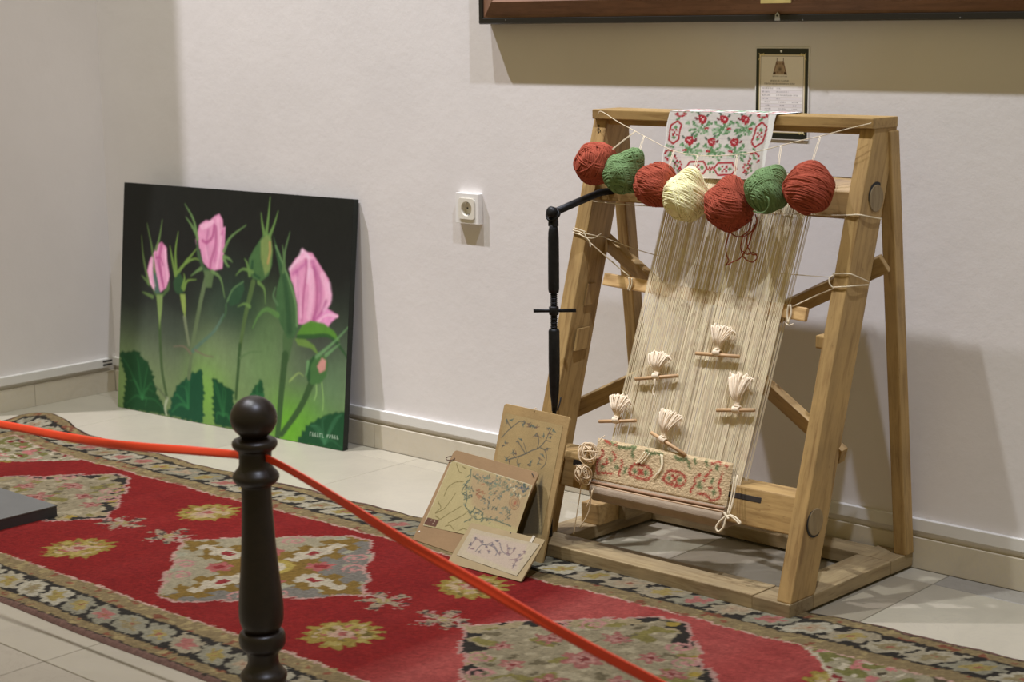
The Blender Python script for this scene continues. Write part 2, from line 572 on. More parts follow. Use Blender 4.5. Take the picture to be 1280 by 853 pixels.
# cable trunking above the skirting
t1 = structure(bx('trim_1', (-0.012, 0.001, 0.085), (6.2, WALLY+0.001, 0.113), TRUNK, None, 0.0015))
t2 = structure(bx('trim_2', (-0.013, -0.5, 0.085), (0.004, -0.02, 0.113), TRUNK, None, 0.0015, 1))
# end clip of the side trunking with two dark slits
for zz in (0.094, 0.106):
    bx('clip_slit', (0.0035, -0.048, zz-0.003), (0.0052, -0.012, zz+0.003), DARKHOLE, t2, 0.0008, 1)

# ================================================================== big frame above the loom
fr = root('picture_frame', (2.7, -0.02, 1.194), 'large dark brown wooden picture frame with black outer edge, hung high above the loom', 'picture frame')
FX0, FX1, FZ0, FZ1 = 1.704, 3.80, 1.1945, 2.25
FD = -0.034
def rail(name, a, b, inner_a, inner_b):
    # bevelled moulding: outer lip then a flat that rises to the picture; a, b outer corners, inner_* mitred inner corners
    pass
def moulding(side):
    W = 0.10
    # profile (distance from the outer edge, y)
    prof = [(0.0, WALLY-0.001), (0.0, FD+0.006), (0.003, FD), (0.014, FD), (0.016, FD+0.004), (0.022, FD+0.003), (W*0.55, FD-0.010), (W, FD+0.012), (W, WALLY-0.001)]
    def corner(d, sx, sz):
        return (FX0+d if sx == 0 else FX1-d, FZ0+d if sz == 0 else FZ1-d)
    ends = {'bottom': ((0, 0), (1, 0)), 'top': ((0, 1), (1, 1)), 'left': ((0, 0), (0, 1)), 'right': ((1, 0), (1, 1))}[side]
    out = []
    for (sx, sz) in ends:
        out.append([(corner(d, sx, sz)[0], y, corner(d, sx, sz)[1]) for d, y in prof])
    ax = 0 if side in ('bottom', 'top') else 2
    lip = MB(); body = MB()
    lip.prism([out[0][i] for i in (0, 1, 2, 3, 4)]+[(out[0][4][0], WALLY-0.001, out[0][4][2])],
              [out[1][i] for i in (0, 1, 2, 3, 4)]+[(out[1][4][0], WALLY-0.001, out[1][4][2])])
    body.prism([(out[0][4][0], WALLY-0.0012, out[0][4][2])]+[out[0][i] for i in (4, 5, 6, 7, 8)],
               [(out[1][4][0], WALLY-0.0012, out[1][4][2])]+[out[1][i] for i in (4, 5, 6, 7, 8)])
    M = frame_matrix(((FX0+FX1)/2, 0, (FZ0+FZ1)/2), (1, 0, 0) if ax == 0 else (0, 0, 1))
    m = body.build('frame_rail', FRAMEW, fr, M)
    l = lip.build('edge_lip', BLACKW, m, M); l['label'] = 'black outer edge of the frame'
    return m
rails = {s: moulding(s) for s in ('bottom', 'top', 'left', 'right')}
bx('picture_panel', (FX0+0.098, -0.004, FZ0+0.098), (FX1-0.098, 0.004, FZ1-0.098), M_plain('picture_panel_paint', (0.10, 0.085, 0.06), 0.6, 0, 0.5, 5), fr, 0)
a = hit(950, 2, 1, FD-0.012); b_ = hit(988, 3, 1, FD-0.012)
zp = hit(968, 4.2, 1, FD-0.01)[2]
bx('name_plate', (a[0], FD-0.0105, zp), (b_[0], FD-0.0075, zp+0.022), BRASS, fr, 0.0006)
# small steel tab screwed to the lip
p = hit(971, 20, 1, FD-0.002)
tb = MB().prism([(p[0]-0.006, FD-0.0012, p[2]-0.010), (p[0]+0.008, FD-0.0012, p[2]-0.010), (p[0]+0.006, FD-0.0012, p[2]+0.004), (p[0]+0.001, FD-0.0012, p[2]+0.009), (p[0]-0.005, FD-0.0012, p[2]+0.003)],
                [(p[0]-0.006, FD+0.0006, p[2]-0.010), (p[0]+0.008, FD+0.0006, p[2]-0.010), (p[0]+0.006, FD+0.0006, p[2]+0.004), (p[0]+0.001, FD+0.0006, p[2]+0.009), (p[0]-0.005, FD+0.0006, p[2]+0.003)]).build('hanger_tab', STEEL, fr)
Mh = Matrix.Translation((p[0], FD-0.0011, p[2]+0.001)) @ Matrix.Rotation(math.pi/2, 4, 'X')
MB().lathe([(-0.0002, 0.0022), (0.0004, 0.0022)], Mh, 12).build('screw_hole', DARKHOLE, tb)
for q in ((632, 25), (1200, 22), (1003, 27)):
    p = hit(q[0], q[1], 1, FD-0.001)
    MB().lathe([(-0.0005, 0.0016), (0.0015, 0.0012)], Matrix.Translation((p[0], FD, max(p[2], FZ0+0.003))) @ Matrix.Rotation(math.pi/2, 4, 'X'), 8).build('nail_head', STEEL, rails['bottom'])

# ================================================================== information sheet
sg = root('information_sign', (2.591, WALLY, 0.931), 'laminated black-bordered information sheet on the wall behind the loom', 'sign')
SW, SH = 0.143, 0.207
SX, SZ = 2.5195, 0.931
bx('laminate', (SX, WALLY-0.0022, SZ), (SX+SW, WALLY, SZ+SH), M_plain('laminate_film', (0.74, 0.72, 0.68), 0.2, 0, 0.01), sg, 0.0004)
cv = Canvas(222, 322, SW-0.006, SH-0.006, (28, 30, 22))
W_, H_ = cv.w, cv.h
def rp(x0, y0, x1, y1): return [(x0, y0), (x1, y0), (x1, y1), (x0, y1)]
cv.poly(rp(0.0075, 0.0125, W_-0.0075, H_-0.0125), (150, 138, 96))
cv.poly(rp(0.009, 0.014, W_-0.009, H_-0.014), (200, 190, 172))
cv.poly(rp(0.0115, 0.0165, W_-0.0115, H_-0.0165), (96, 86, 62))
cv.poly(rp(0.0125, 0.0175, W_-0.0125, H_-0.0175), (206, 198, 188))
for sx in (0, 1):                      # gilt corner flourishes
    for sy in (0, 1):
        ox = 0.0095 if sx == 0 else W_-0.0095; dx = 1 if sx == 0 else -1
        oy = 0.0145 if sy == 0 else H_-0.0145; dy = 1 if sy == 0 else -1
        for (q0, q1) in (((-0.003, -0.004), (0.004, 0.001)), ((0.010, -0.004), (0.006, 0.0005)), ((-0.004, 0.011), (0.0, 0.006)), ((0.004, -0.003), (0.012, 0.0))):
            cv.stroke([(ox+q0[0]*dx, oy+q0[1]*dy), (ox+q1[0]*dx, oy+q1[1]*dy)], 0.001, 0.0026, (186, 172, 118))
cv.blob((W_*0.48, H_-0.006), 0.0028, 0.0028, (226, 222, 210), 1, True)
# emblem: a dark trapezoid monument with arches
ex, ey = W_*0.46, H_-0.058
def E_(*q): return [(ex+x*0.001, ey+y*0.001) for x, y in q]
cv.poly(E_((-19, 0), (19, 0), (10, 30), (-10, 30)), (150, 128, 104))
cv.poly(E_((-19, 0), (-11, 0), (-11, 6), (-17, 6)), (70, 46, 36)); cv.poly(E_((11, 0), (19, 0), (17, 6), (11, 6)), (70, 46, 36))
for q in (((-15, 6), (-8, 30)), ((15, 6), (8, 30)), ((-8, 37), (-8, 28)), ((9, 37), (9, 28))):
    cv.stroke(E_(*q), 0.0016, 0.0016, (96, 70, 56))
for q in ((0, 12, 5, (60, 40, 32)), (-7, 24, 2.6, (70, 46, 38)), (7, 24, 2.6, (70, 46, 38)), (-6, 5, 2.4, (96, 70, 56)), (6, 5, 2.4, (96, 70, 56)), (0, 24, 2.0, (110, 84, 66))):
    cv.blob((ex+q[0]*0.001, ey+q[1]*0.001), q[2]*0.001, q[2]*0.001, q[3], 0.8)
rr = random.Random(3)
def printed(x0, x1, y, hgt, col, alpha=0.75):      # a line of fine print
    x = x0
    while x < x1:
        ww = rr.uniform(0.0008, 0.0014)
        cv.stroke([(x, y-hgt/2), (x+rr.uniform(-.0004, .0004), y+hgt/2)], 0.0008, 0.0008, col, alpha*rr.uniform(.5, 1))
        if rr.random() < 0.6:
            cv.stroke([(x, y+rr.choice((-.5, 0, .5))*hgt), (x+ww, y+rr.choice((-.5, 0, .5))*hgt)], 0.0007, 0.0007, col, alpha*rr.uniform(.4, 1))
        x += ww*1.5 if rr.random() > 0.16 else ww*2.6
dk = (70, 62, 60)
printed(ex-0.019, ex+0.019, ey-0.004, 0.0022, dk)
printed(ex-0.024, ex+0.024, ey-0.014, 0.0030, dk, .9)
printed(ex-0.040, ex+0.039, ey-0.0205, 0.0030, dk, .9)
for k in range(12):
    yy = ey-0.0275-k*0.0076
    if yy < 0.022: break
    cv.poly(rp(0.0135, yy-0.0068, W_-0.0135, yy), (196, 190, 190) if k % 2 else (206, 200, 198))
    cv.stroke([(0.0135, yy), (W_-0.0135, yy)], 0.0007, 0.0007, (150, 144, 144), .7)
    ym = yy-0.0036
    if k < 4:
        printed(0.016, 0.016+(0.030, 0.020, 0.022, 0.016)[k], ym, 0.0028, dk)
        printed(0.055, 0.055+(0.013, 0.032, 0.056, 0.011)[k], ym, 0.0026, (96, 90, 90))
    else:
        for cx, ww in ((0.032, 0.010), (0.070, 0.011), (0.104, 0.009)):
            printed(cx-ww*(.5 if k % 2 else .8), cx+ww*(.5 if k % 2 else .8), ym, 0.0026, dk)
pr = grid_object('printed_sheet', cv, lambda X, Y: (SX+0.003+X, np.full(X.shape, WALLY-0.00245), SZ+0.003+Y), M_vcol('printed_paper', 0.3, 0.02, 100, 0, spec=0.5), sg, None, 0.66)

# ================================================================== wall socket
so = root('wall_socket', (1.63, WALLY, 0.714), 'square white electrical wall socket with a round well, on the wall between painting and loom', 'socket')
bx('socket_frame', (1.586, -0.001, 0.6735), (1.668, WALLY+0.001, 0.7545), PLASTIC, so, 0.002)
cxs, czs = 1.627, 0.714
ins = []
n = 40
sq = []
for k in range(n):
    an = 2*math.pi*(k+0.5)/n
    c_, s_ = math.cos(an), math.sin(an)
    m_ = max(abs(c_), abs(s_))
    sq.append((cxs+0.0275*c_/m_, -0.0075, czs+0.0275*s_/m_))
ci = [(cxs+0.0195*math.cos(2*math.pi*(k+.5)/n), -0.0075, czs+0.0195*math.sin(2*math.pi*(k+.5)/n)) for k in range(n)]
ce = [(cxs+0.0185*math.cos(2*math.pi*(k+.5)/n), 0.0085, czs+0.0185*math.sin(2*math.pi*(k+.5)/n)) for k in range(n)]
sb = [(x, -0.0035, z) for x, y, z in sq]
mb = MB(); mb.add(sq+ci+ce+sb, [(i, (i+1) % n, n+(i+1) % n, n+i) for i in range(n)]+[(n+i, n+(i+1) % n, 2*n+(i+1) % n, 2*n+i) for i in range(n)]+[tuple(range(2*n, 3*n))]+[(i, (i+1) % n, 3*n+(i+1) % n, 3*n+i) for i in range(n)])
# the frame plate has to be open behind the well: rebuild it as a ring
bpy.data.objects.remove(bpy.data.objects['socket_frame'])
fo = [(x, -0.0045, z) for x, z in ((1.586, .6735), (1.668, .6735), (1.668, .7545), (1.586, .7545))]
fi = [(cxs-.0272, -.0045, czs-.0272), (cxs+.0272, -.0045, czs-.0272), (cxs+.0272, -.0045, czs+.0272), (cxs-.0272, -.0045, czs+.0272)]
bk = [(x, WALLY, z) for x, y, z in fo]
fib = [(x, WALLY, z) for x, y, z in fi]
MB().add(fo+fi+bk+fib, [(i, (i+1) % 4, 4+(i+1) % 4, 4+i) for i in range(4)]+[(i, (i+1) % 4, 8+(i+1) % 4, 8+i) for i in range(4)]+[(4+i, 4+(i+1) % 4, 12+(i+1) % 4, 12+i) for i in range(4)]).build('socket_frame', PLASTIC, so, None, 0.0012)
si = mb.build('socket_insert', M_plain('ivory_plastic', (0.74, 0.70, 0.60), 0.35, 0, 0.01), so)
for dx in (-0.0095, 0.0095):
    MB().lathe([(-0.0005, 0.0027), (0.0006, 0.0027)], Matrix.Translation((cxs+dx, 0.0083, czs)) @ Matrix.Rotation(math.pi/2, 4, 'X'), 14).build('pin_hole', DARKHOLE, si)
for dz in (-0.0165, 0.0165):
    bx('earth_clip', (cxs-0.003, 0.000, czs+dz-0.0015), (cxs+0.003, 0.008, czs+dz+0.0015), STEEL, si, 0.0005)

# ================================================================== rose painting
R = Rect(0.2165, -0.1480, 0.001, 0.0640, 0.9880, 0.7165, 0.1020)
pt = root('rose_painting', tuple(R.p(R.w/2, 0)), 'unframed canvas painting of pink rosebuds on dark green, leaning on the wall', 'painting')
T = 0.022
CANVM = M_plain('canvas_edge', (0.010, 0.014, 0.010), 0.7)
cb = MB().obox(R.M(), (0, 0.0, -T), (R.w, R.h, -0.0006)).build('canvas_block', CANVM, pt, R.M(), 0.0015)
bpy.context.view_layer.update()
cv = Canvas(420, 306, R.w, R.h, (34, 36, 33))
def P3(x, y): return R.uv(130+x/2.3057, 210+y/2.3057)
def PL(*q): return [P3(*a) for a in q]
k3 = R.w/665.0                       # metres per unit of the sketch frame
X, Y = cv.X/R.w, cv.Y/R.h
def field(y, stops):
    ys_ = [s[0] for s in stops]; cs = np.array([lin(s[1]) for s in stops])
    return np.stack([np.interp(y, ys_, cs[:, i]) for i in range(3)], -1)
cv.c[:] = field(Y+0.05*np.sin(X*9)+0.04*np.sin(X*21+1), [(0.0, (104, 122, 78)), (0.18, (104, 120, 84)), (0.30, (92, 104, 80)), (0.42, (64, 72, 60)), (0.52, (40, 44, 40)), (0.75, (30, 31, 29)), (1.0, (28, 29, 26))])
for (x, y, rx, ry, c, a) in ((440, 560, 110, 90, (104, 134, 84), .8), (470, 460, 70, 60, (92, 120, 76), .6), (300, 640, 60, 90, (112, 160, 62), .8), (590, 730, 90, 80, (92, 146, 44), .95), (530, 760, 50, 60, (96, 156, 40), .9),
                             (60, 640, 50, 90, (112, 142, 78), .7), (660, 620, 70, 90, (92, 118, 86), .8), (350, 420, 70, 60, (44, 62, 52), .7), (400, 400, 60, 60, (34, 54, 42), .7), (620, 500, 60, 50, (62, 64, 60), .7), (200, 470, 70, 40, (62, 72, 62), .5), (330, 540, 80, 60, (120, 130, 104), .4), (560, 590, 50, 60, (84, 92, 80), .5)):
    cv.blob(P3(x, y), rx*k3, ry*k3, c, a)
def jag(pts, amp, n, seed):
    r_ = random.Random(seed); out = []
    m = len(pts)
    for i in range(m):
        a = np.array(pts[i], float); b = np.array(pts[(i+1) % m], float)
        d = b-a; L = np.hypot(*d); nn = max(int(L/n), 1); nv = np.array([d[1], -d[0]])/max(L, 1e-6)
        for k in range(nn):
            out.append(tuple(a+d*k/nn))
            out.append(tuple(a+d*(k+r_.uniform(.5, .85))/nn+nv*amp*r_.uniform(.1, 1.1)))
    return out
def leaf(pts, col, hi, seed):
    cv.poly(PL(*jag(pts, 8, 15, seed)), col, 1, 2.0)
    c = np.mean(pts, 0)
    r_ = random.Random(seed+5)
    for k in range(9):
        a = np.array(pts[r_.randrange(len(pts))]); 
        cv.stroke(PL(tuple(c+(0, 40)), tuple((c+a)/2+(r_.uniform(-9, 9), 0)), tuple(c*.15+a*.85)), 7*k3, 2*k3, hi, .35)
leaf([(46, 535), (92, 528), (128, 565), (146, 625), (150, 650), (186, 712), (120, 702), (56, 690), (66, 610)], (24, 62, 34), (46, 104, 58), 1)
leaf([(188, 712), (198, 660), (215, 625), (245, 602), (282, 582), (286, 640), (284, 735)], (24, 70, 46), (44, 106, 62), 2)
leaf([(314, 606), (345, 628), (370, 640), (374, 750), (320, 740)], (22, 66, 40), (44, 104, 58), 3)
leaf([(418, 662), (432, 635), (455, 612), (462, 662)], (28, 72, 42), (44, 100, 58), 4)
leaf([(558, 790), (590, 742), (640, 712), (694, 704), (694, 818)], (28, 70, 42), (58, 110, 74), 5)
SG, SD, SL = (92, 116, 66), (48, 72, 46), (134, 158, 92)
def stem(w0, w1, col, *q): cv.stroke(PL(*q), w0*k3, w1*k3, col, .95)
stem(9, 8, (62, 82, 50), (160, 450), (163, 520), (168, 590), (182, 665)); stem(8, 5, (150, 160, 130), (182, 665), (176, 690), (180, 712)); stem(5, 3, (84, 96, 70), (180, 664), (160, 640), (150, 630))
stem(9, 7, (110, 120, 92), (232, 430), (238, 470), (245, 510)); stem(11, 11, (92, 108, 76), (298, 305), (284, 360), (268, 440), (254, 520), (244, 605)); stem(6, 9, (84, 110, 92), (345, 425), (318, 470), (280, 505), (256, 528))
stem(5, 2, (110, 100, 84), (250, 535), (230, 515), (200, 515)); stem(4, 2, (110, 100, 84), (262, 525), (290, 540), (315, 545))
stem(13, 9, (78, 100, 58), (430, 330), (418, 380), (405, 440), (392, 520)); stem(9, 8, (54, 80, 46), (392, 510), (386, 590), (380, 665)); stem(5, 2, (84, 110, 70), (392, 548), (420, 532), (455, 530))
stem(30, 17, (70, 96, 60), (530, 490), (525, 550)); stem(18, 14, (52, 78, 46), (522, 540), (512, 640), (500, 775)); stem(16, 12, (50, 76, 44), (598, 620), (566, 690), (512, 768))
stem(4, 1.5, SL, (535, 615), (560, 592), (575, 600)); stem(2, 1.5, (150, 190, 110), (612, 620), (612, 650), (606, 670)); stem(2, 1.5, (140, 180, 100), (628, 620), (632, 670), (630, 700))
PK, PKD, PKL = (206, 140, 172), (164, 82, 126), (228, 178, 200)
def thin(col, *q): cv.stroke(PL(*q), 8*k3, 1.5*k3, col, .9)
# bud one
cv.poly(PL((124, 300), (132, 265), (146, 240), (152, 222), (166, 214), (180, 230), (182, 270), (189, 312), (180, 345), (160, 360), (140, 345), (128, 322)), PK, 1, 1.5)
cv.stroke(PL((166, 222), (160, 260), (164, 300), (172, 345)), 10*k3, 6*k3, PKD, .8); cv.stroke(PL((150, 260), (162, 258), (170, 280)), 5*k3, 4*k3, PKD, .8); cv.stroke(PL((134, 280), (132, 320), (145, 350)), 9*k3, 6*k3, PKL, .7); cv.stroke(PL((176, 240), (180, 290), (184, 325)), 7*k3, 5*k3, PKL, .6)
cv.poly(PL((140, 285), (150, 300), (160, 350), (164, 362), (148, 364), (142, 330)), (74, 96, 86), 1, 1.5)
cv.poly(PL((130, 330), (150, 362), (170, 362), (190, 325), (188, 352), (170, 372), (150, 372)), (72, 96, 56), 1, 1.5)
cv.poly(PL((151, 366), (169, 366), (167, 410), (160, 465)), (118, 140, 82), 1, 1.5)
for q in (((128, 325), (114, 260), (108, 195)), ((146, 300), (138, 230), (124, 160)), ((150, 235), (160, 200), (168, 150)), ((140, 372), (120, 362), (110, 358)), ((130, 335), (118, 320), (108, 310))): thin(SG, *q)
# bud two, green
cv.poly(PL((200, 330), (206, 308), (216, 300), (230, 322), (234, 345), (226, 362), (212, 364), (202, 352)), (46, 74, 48), 1, 1.5)
cv.poly(PL((219, 364), (234, 364), (236, 400), (234, 432), (226, 410)), (128, 148, 76), 1, 1.5)
for q in (((206, 310), (196, 260), (190, 225)), ((208, 305), (206, 240), (214, 185)), ((214, 300), (235, 275), (262, 262), (280, 270)), ((230, 350), (240, 326), (266, 322)), ((226, 345), (232, 320), (230, 305)), ((236, 272), (250, 255), (268, 232))): thin((108, 136, 66), *q)
# rose two
cv.poly(PL((264, 208), (268, 196), (275, 165), (292, 152), (306, 152), (318, 140), (332, 133), (342, 150), (343, 172), (350, 170), (347, 230), (341, 290), (316, 296), (300, 288), (284, 270), (278, 235), (266, 222)), PK, 1, 1.5)
cv.stroke(PL((318, 165), (312, 200), (296, 215), (284, 210)), 6*k3, 7*k3, PKD, .85); cv.stroke(PL((322, 172), (322, 220), (308, 270), (306, 290)), 9*k3, 7*k3, PKD, .7); cv.stroke(PL((344, 180), (330, 220), (318, 270)), 5*k3, 6*k3, (186, 108, 150), .8)
cv.stroke(PL((284, 170), (300, 165), (312, 155)), 12*k3, 9*k3, PKL, .7); cv.stroke(PL((338, 200), (334, 250), (326, 285)), 9*k3, 8*k3, PKL, .7); cv.stroke(PL((296, 230), (300, 260)), 9*k3, 8*k3, PKL, .5)
cv.poly(PL((264, 195), (272, 210), (276, 240), (290, 285), (316, 300), (300, 312), (284, 296), (268, 250)), (62, 84, 56), 1, 1.5)
cv.poly(PL((288, 296), (318, 296), (310, 345), (294, 345)), (86, 106, 70), 1, 1.5)
for q in (((345, 240), (365, 200), (410, 165)), ((270, 205), (258, 150), (233, 104)), ((266, 190), (252, 165), (236, 142)), ((312, 298), (336, 320), (348, 375)), ((345, 255), (360, 262), (370, 272)), ((280, 290), (265, 300), (250, 312)), ((345, 262), (356, 282), (362, 284))): thin((100, 130, 78), *q)
# bud three
cv.poly(PL((418, 262), (432, 235), (452, 205), (462, 186), (480, 190), (486, 235), (484, 280), (474, 310), (452, 328), (428, 318), (416, 290)), (66, 98, 58), 1, 1.5)
cv.poly(PL((452, 210), (468, 192), (480, 196), (485, 240), (478, 295), (464, 310), (452, 260)), (122, 140, 80), .8, 3); cv.stroke(PL((478, 215), (478, 245), (472, 275)), 6*k3, 5*k3, (176, 140, 90), .7); cv.stroke(PL((428, 270), (428, 300), (448, 318)), 7*k3, 6*k3, (34, 66, 44), .8)
for q in (((468, 190), (474, 140), (479, 85)), ((462, 190), (456, 160), (453, 130)), ((478, 195), (490, 165), (502, 125)), ((445, 330), (462, 350), (465, 392)), ((420, 310), (412, 275), (405, 262)), ((420, 400), (405, 392), (385, 400)), ((428, 300), (400, 292), (380, 310))): thin((98, 130, 70), *q)
cv.poly(PL((355, 380), (370, 345), (400, 325), (405, 350), (390, 390), (365, 400)), (46, 76, 52), .9, 2); cv.stroke(PL((355, 385), (372, 350), (402, 328)), 4*k3, 2*k3, (96, 130, 84), .8); cv.stroke(PL((352, 395), (350, 420), (340, 440)), 6*k3, 4*k3, (62, 92, 60), .8)
# large rose
cv.poly(PL((534, 292), (552, 262), (566, 252), (572, 234), (586, 244), (600, 246), (624, 284), (648, 322), (650, 345), (656, 365), (652, 392), (636, 418), (612, 440), (576, 452), (560, 450), (545, 360)), PK, 1, 1.5)
cv.poly(PL((606, 446), (628, 418), (640, 404), (676, 426), (654, 446), (644, 462)), (212, 140, 182), 1, 1.5); cv.stroke(PL((615, 446), (640, 425), (672, 428)), 3*k3, 6*k3, PKL, .8)
for w_, c_, a_, q in ((7, PKD, .8, ((582, 262), (584, 300), (576, 360), (570, 440))), (9, PKD, .75, ((604, 290), (614, 340), (612, 400), (602, 440))), (8, (176, 98, 146), .7, ((545, 305), (570, 285), (590, 268))), (16, PKL, .6, ((596, 300), (598, 360), (590, 430))), (14, PKL, .55, ((630, 310), (644, 360), (632, 405))), (12, PKL, .6, ((556, 320), (562, 380), (566, 430))), (8, PKL, .7, ((560, 270), (578, 256), (600, 262))), (7, (160, 66, 128), .7, ((640, 385), (626, 418), (606, 440)))):
    cv.stroke(PL(*q), w_*k3, w_*.7*k3, c_, a_, soft=3)
cv.poly(PL((488, 196), (502, 240), (520, 285), (545, 335), (558, 395), (560, 465), (548, 490), (530, 494), (508, 450), (494, 400), (498, 350), (508, 310)), (62, 94, 58), 1, 1.5)
cv.stroke(PL((500, 240), (520, 320), (530, 400), (535, 470)), 10*k3, 16*k3, (42, 72, 46), .7, soft=4); cv.stroke(PL((495, 225), (530, 315), (552, 390), (556, 455)), 4*k3, 6*k3, (108, 142, 92), .7); cv.stroke(PL((500, 395), (488, 370), (494, 345)), 6*k3, 3*k3, (84, 116, 78), .8)
cv.poly(PL((556, 480), (572, 452), (596, 440), (634, 448), (664, 472), (680, 500), (640, 486), (600, 490), (560, 492)), (82, 128, 50), 1, 1.5); cv.stroke(PL((560, 488), (600, 486), (650, 486), (690, 530), (706, 560)), 10*k3, 4*k3, (44, 78, 44), .9)
cv.poly(PL((550, 492), (580, 494), (606, 512), (622, 545), (596, 520), (560, 512)), (98, 128, 62), 1, 1.5)
cv.stroke(PL((500, 425), (470, 408), (446, 425), (428, 462)), 12*k3, 3*k3, (84, 122, 66), .9)
for q in (((516, 300), (522, 240), (536, 185)), ((520, 290), (518, 250), (514, 222))): thin((84, 112, 70), *q)
# small drooping bud
cv.poly(PL((582, 600), (586, 562), (604, 542), (636, 540), (646, 566), (640, 602), (622, 622), (598, 626)), (66, 104, 58), 1, 2)
cv.poly(PL((614, 572), (628, 548), (640, 556), (638, 582), (622, 592)), (196, 138, 130), .9, 2); cv.stroke(PL((590, 610), (592, 570), (606, 545)), 9*k3, 6*k3, (40, 74, 44), .9)
for q in (((612, 545), (660, 505), (711, 452)), ((640, 540), (664, 520), (680, 508)), ((588, 560), (584, 590), (580, 600))): thin((100, 140, 92), *q)
# petals: extra folds of light and deep pink
for w_, c_, a_, q in ((6, (150, 62, 116), .6, ((150, 250), (158, 285), (168, 330))), (5, PKL, .7, ((140, 262), (137, 300), (146, 340))), (6, (150, 62, 116), .55, ((300, 180), (296, 215), (302, 262))), (7, PKL, .6, ((328, 150), (332, 190), (330, 240))), (5, (172, 96, 140), .6, ((345, 190), (338, 240), (328, 288))),
                      (10, (158, 70, 128), .5, ((600, 270), (622, 330), (622, 390), (604, 436))), (7, (232, 190, 210), .7, ((572, 240), (590, 262), (586, 330))), (8, (228, 182, 206), .6, ((648, 335), (652, 380), (634, 412))), (8, (158, 70, 128), .45, ((556, 300), (560, 360), (562, 440))), (5, (238, 204, 220), .7, ((536, 292), (556, 268), (572, 238)))):
    cv.stroke(PL(*q), w_*k3, w_*.6*k3, c_, a_, soft=4)
for _ in range(2):                                   # blend the strokes into each other
    pc = np.pad(cv.c, ((1, 1), (1, 1), (0, 0)), 'edge')
    cv.c = (pc[:-2, 1:-1]+pc[2:, 1:-1]+pc[1:-1, :-2]+pc[1:-1, 2:]+2*pc[1:-1, 1:-1])/6
cv.c *= (0.90+0.20*fbm0(cv.X*70, cv.Y*38))[..., None]
# painter's signature, small pale brush letters
sx0, sy0 = P3(594, 767); sx1, sy1 = P3(672, 777)
r_ = random.Random(21)
for k in range(12):
    if k == 6: continue
    x = sx0+(sx1-sx0)*k/11; y = sy0+(sy1-sy0)*k/11
    hh = 0.010 if k < 6 else 0.008
    cv.stroke([(x, y-hh/2), (x+r_.uniform(-.001, .001), y+hh/2)], .0022, .0022, (168, 190, 168), .75)
    cv.stroke([(x, y+r_.choice((-.5, 0, .5))*hh), (x+.0045, y+r_.choice((-.5, .5))*hh)], .002, .002, (168, 190, 168), .65)
grid_object('painted_front', cv, R.pos(0.0), M_vcol('oil_paint', 0.5, 0.06, 60, 0.15, 900, 0.0006, 0.2), pt, R.M(), 0.78)

# ================================================================== rug
RX0, RX1 = 0.115, 3.62
def yfar(x):
    return np.interp(x, [0.1, 0.16, 0.24, 0.42, 0.64, 0.98, 1.35, 1.55, 1.84, 2.27, 2.95, 3.15, 3.4, 3.7], [-.46, -.412, -.392, -.425, -.447, -.452, -.435, -.43, -.425, -.424, -.402, -.386, -.378, -.372])
def ynear(x):
    return -1.443+0*x
NXR, NYR = 900, 262
rg = Canvas(NXR, NYR, RX1-RX0, 1.0, (120, 30, 34))
U = RX0+rg.X                                     # world x
V = 1.0-rg.Y                                     # 0 far edge, 1 near edge
yn = -0.42-1.023*V                               # nominal y of the pattern
wob = 0.006*np.sin(U*7.3+3*V)+0.004*np.sin(U*17+1.0)+0.003*np.sin(V*31+U*3)
_u0g, _y0g = U.copy(), yn.copy()                 # knots: ragged outlines
U = _u0g+0.0075*(vnoise(_u0g*115, _y0g*115)-.5)+0.006*(vnoise(_u0g*260+3, _y0g*260)-.5)
yn = _y0g+0.0075*(vnoise(_u0g*115+40, _y0g*115+7)-.5)+0.006*(vnoise(_u0g*260+9, _y0g*260+5)-.5)
C_ = np.zeros(U.shape+(3,))
RED, RED2, FADE = (128, 32, 28), (138, 42, 38), (168, 82, 74)
TANC, TAN2, BLK = (130, 112, 78), (150, 130, 92), (48, 44, 38)
BEI, PALE, GOLD, GOLD2, PINK, GREYB = (164, 150, 122), (186, 174, 146), (150, 128, 58), (122, 96, 44), (178, 112, 104), (112, 108, 100)
def setc(mask, col, a=1.0):
    m = np.asarray(mask, float)*a
    C_[:] = C_*(1-m[..., None])+(lin(col) if not isinstance(col, np.ndarray) else col)*m[..., None]
# red field with faded bands
C_[:] = lin(RED)
fade = np.clip((U-2.46)/0.10, 0, 1)*np.clip((3.13-U+0.2*(yn+.92))/0.05, 0, 1)
setc(fade, FADE, 0.85)
setc(np.clip(np.sin(U*23+2*np.sin(U*5))-0.3, 0, 1)*0.5, RED2)
setc(np.clip(fbm(U*9, yn*40)-0.45, 0, 1)*1.2, (104, 20, 28), .5)
yc = -0.925
# corner spandrels: pale ground full of small flowers, leaving a pointed red end
ap_l = 0.405+1.0*np.abs(yn-yc); ap_r = 3.37-1.0*np.abs(yn-yc)
sp = ((U+wob < ap_l) | (U+wob > ap_r))
spc = lin((150, 140, 112))*np.ones_like(C_)
f1 = vnoise(U*34, yn*34); f2 = vnoise(U*34+70, yn*34+20); f3 = vnoise(U*60+7, yn*60)
def sel(base, mask, col): base[mask] = lin(col)
sel(spc, f1 > .62, (112, 108, 60)); sel(spc, f2 > .70, PINK); sel(spc, f3 > .74, PALE); sel(spc, f1 < .20, (78, 70, 52)); sel(spc, f2 < .13, (120, 40, 40))
for k in range(3): C_[..., k] = np.where(sp, spc[..., k], C_[..., k])
setc((np.abs(np.where(U < 1.9, U+wob-ap_l, U+wob-ap_r)) < 0.006), PALE, .9)
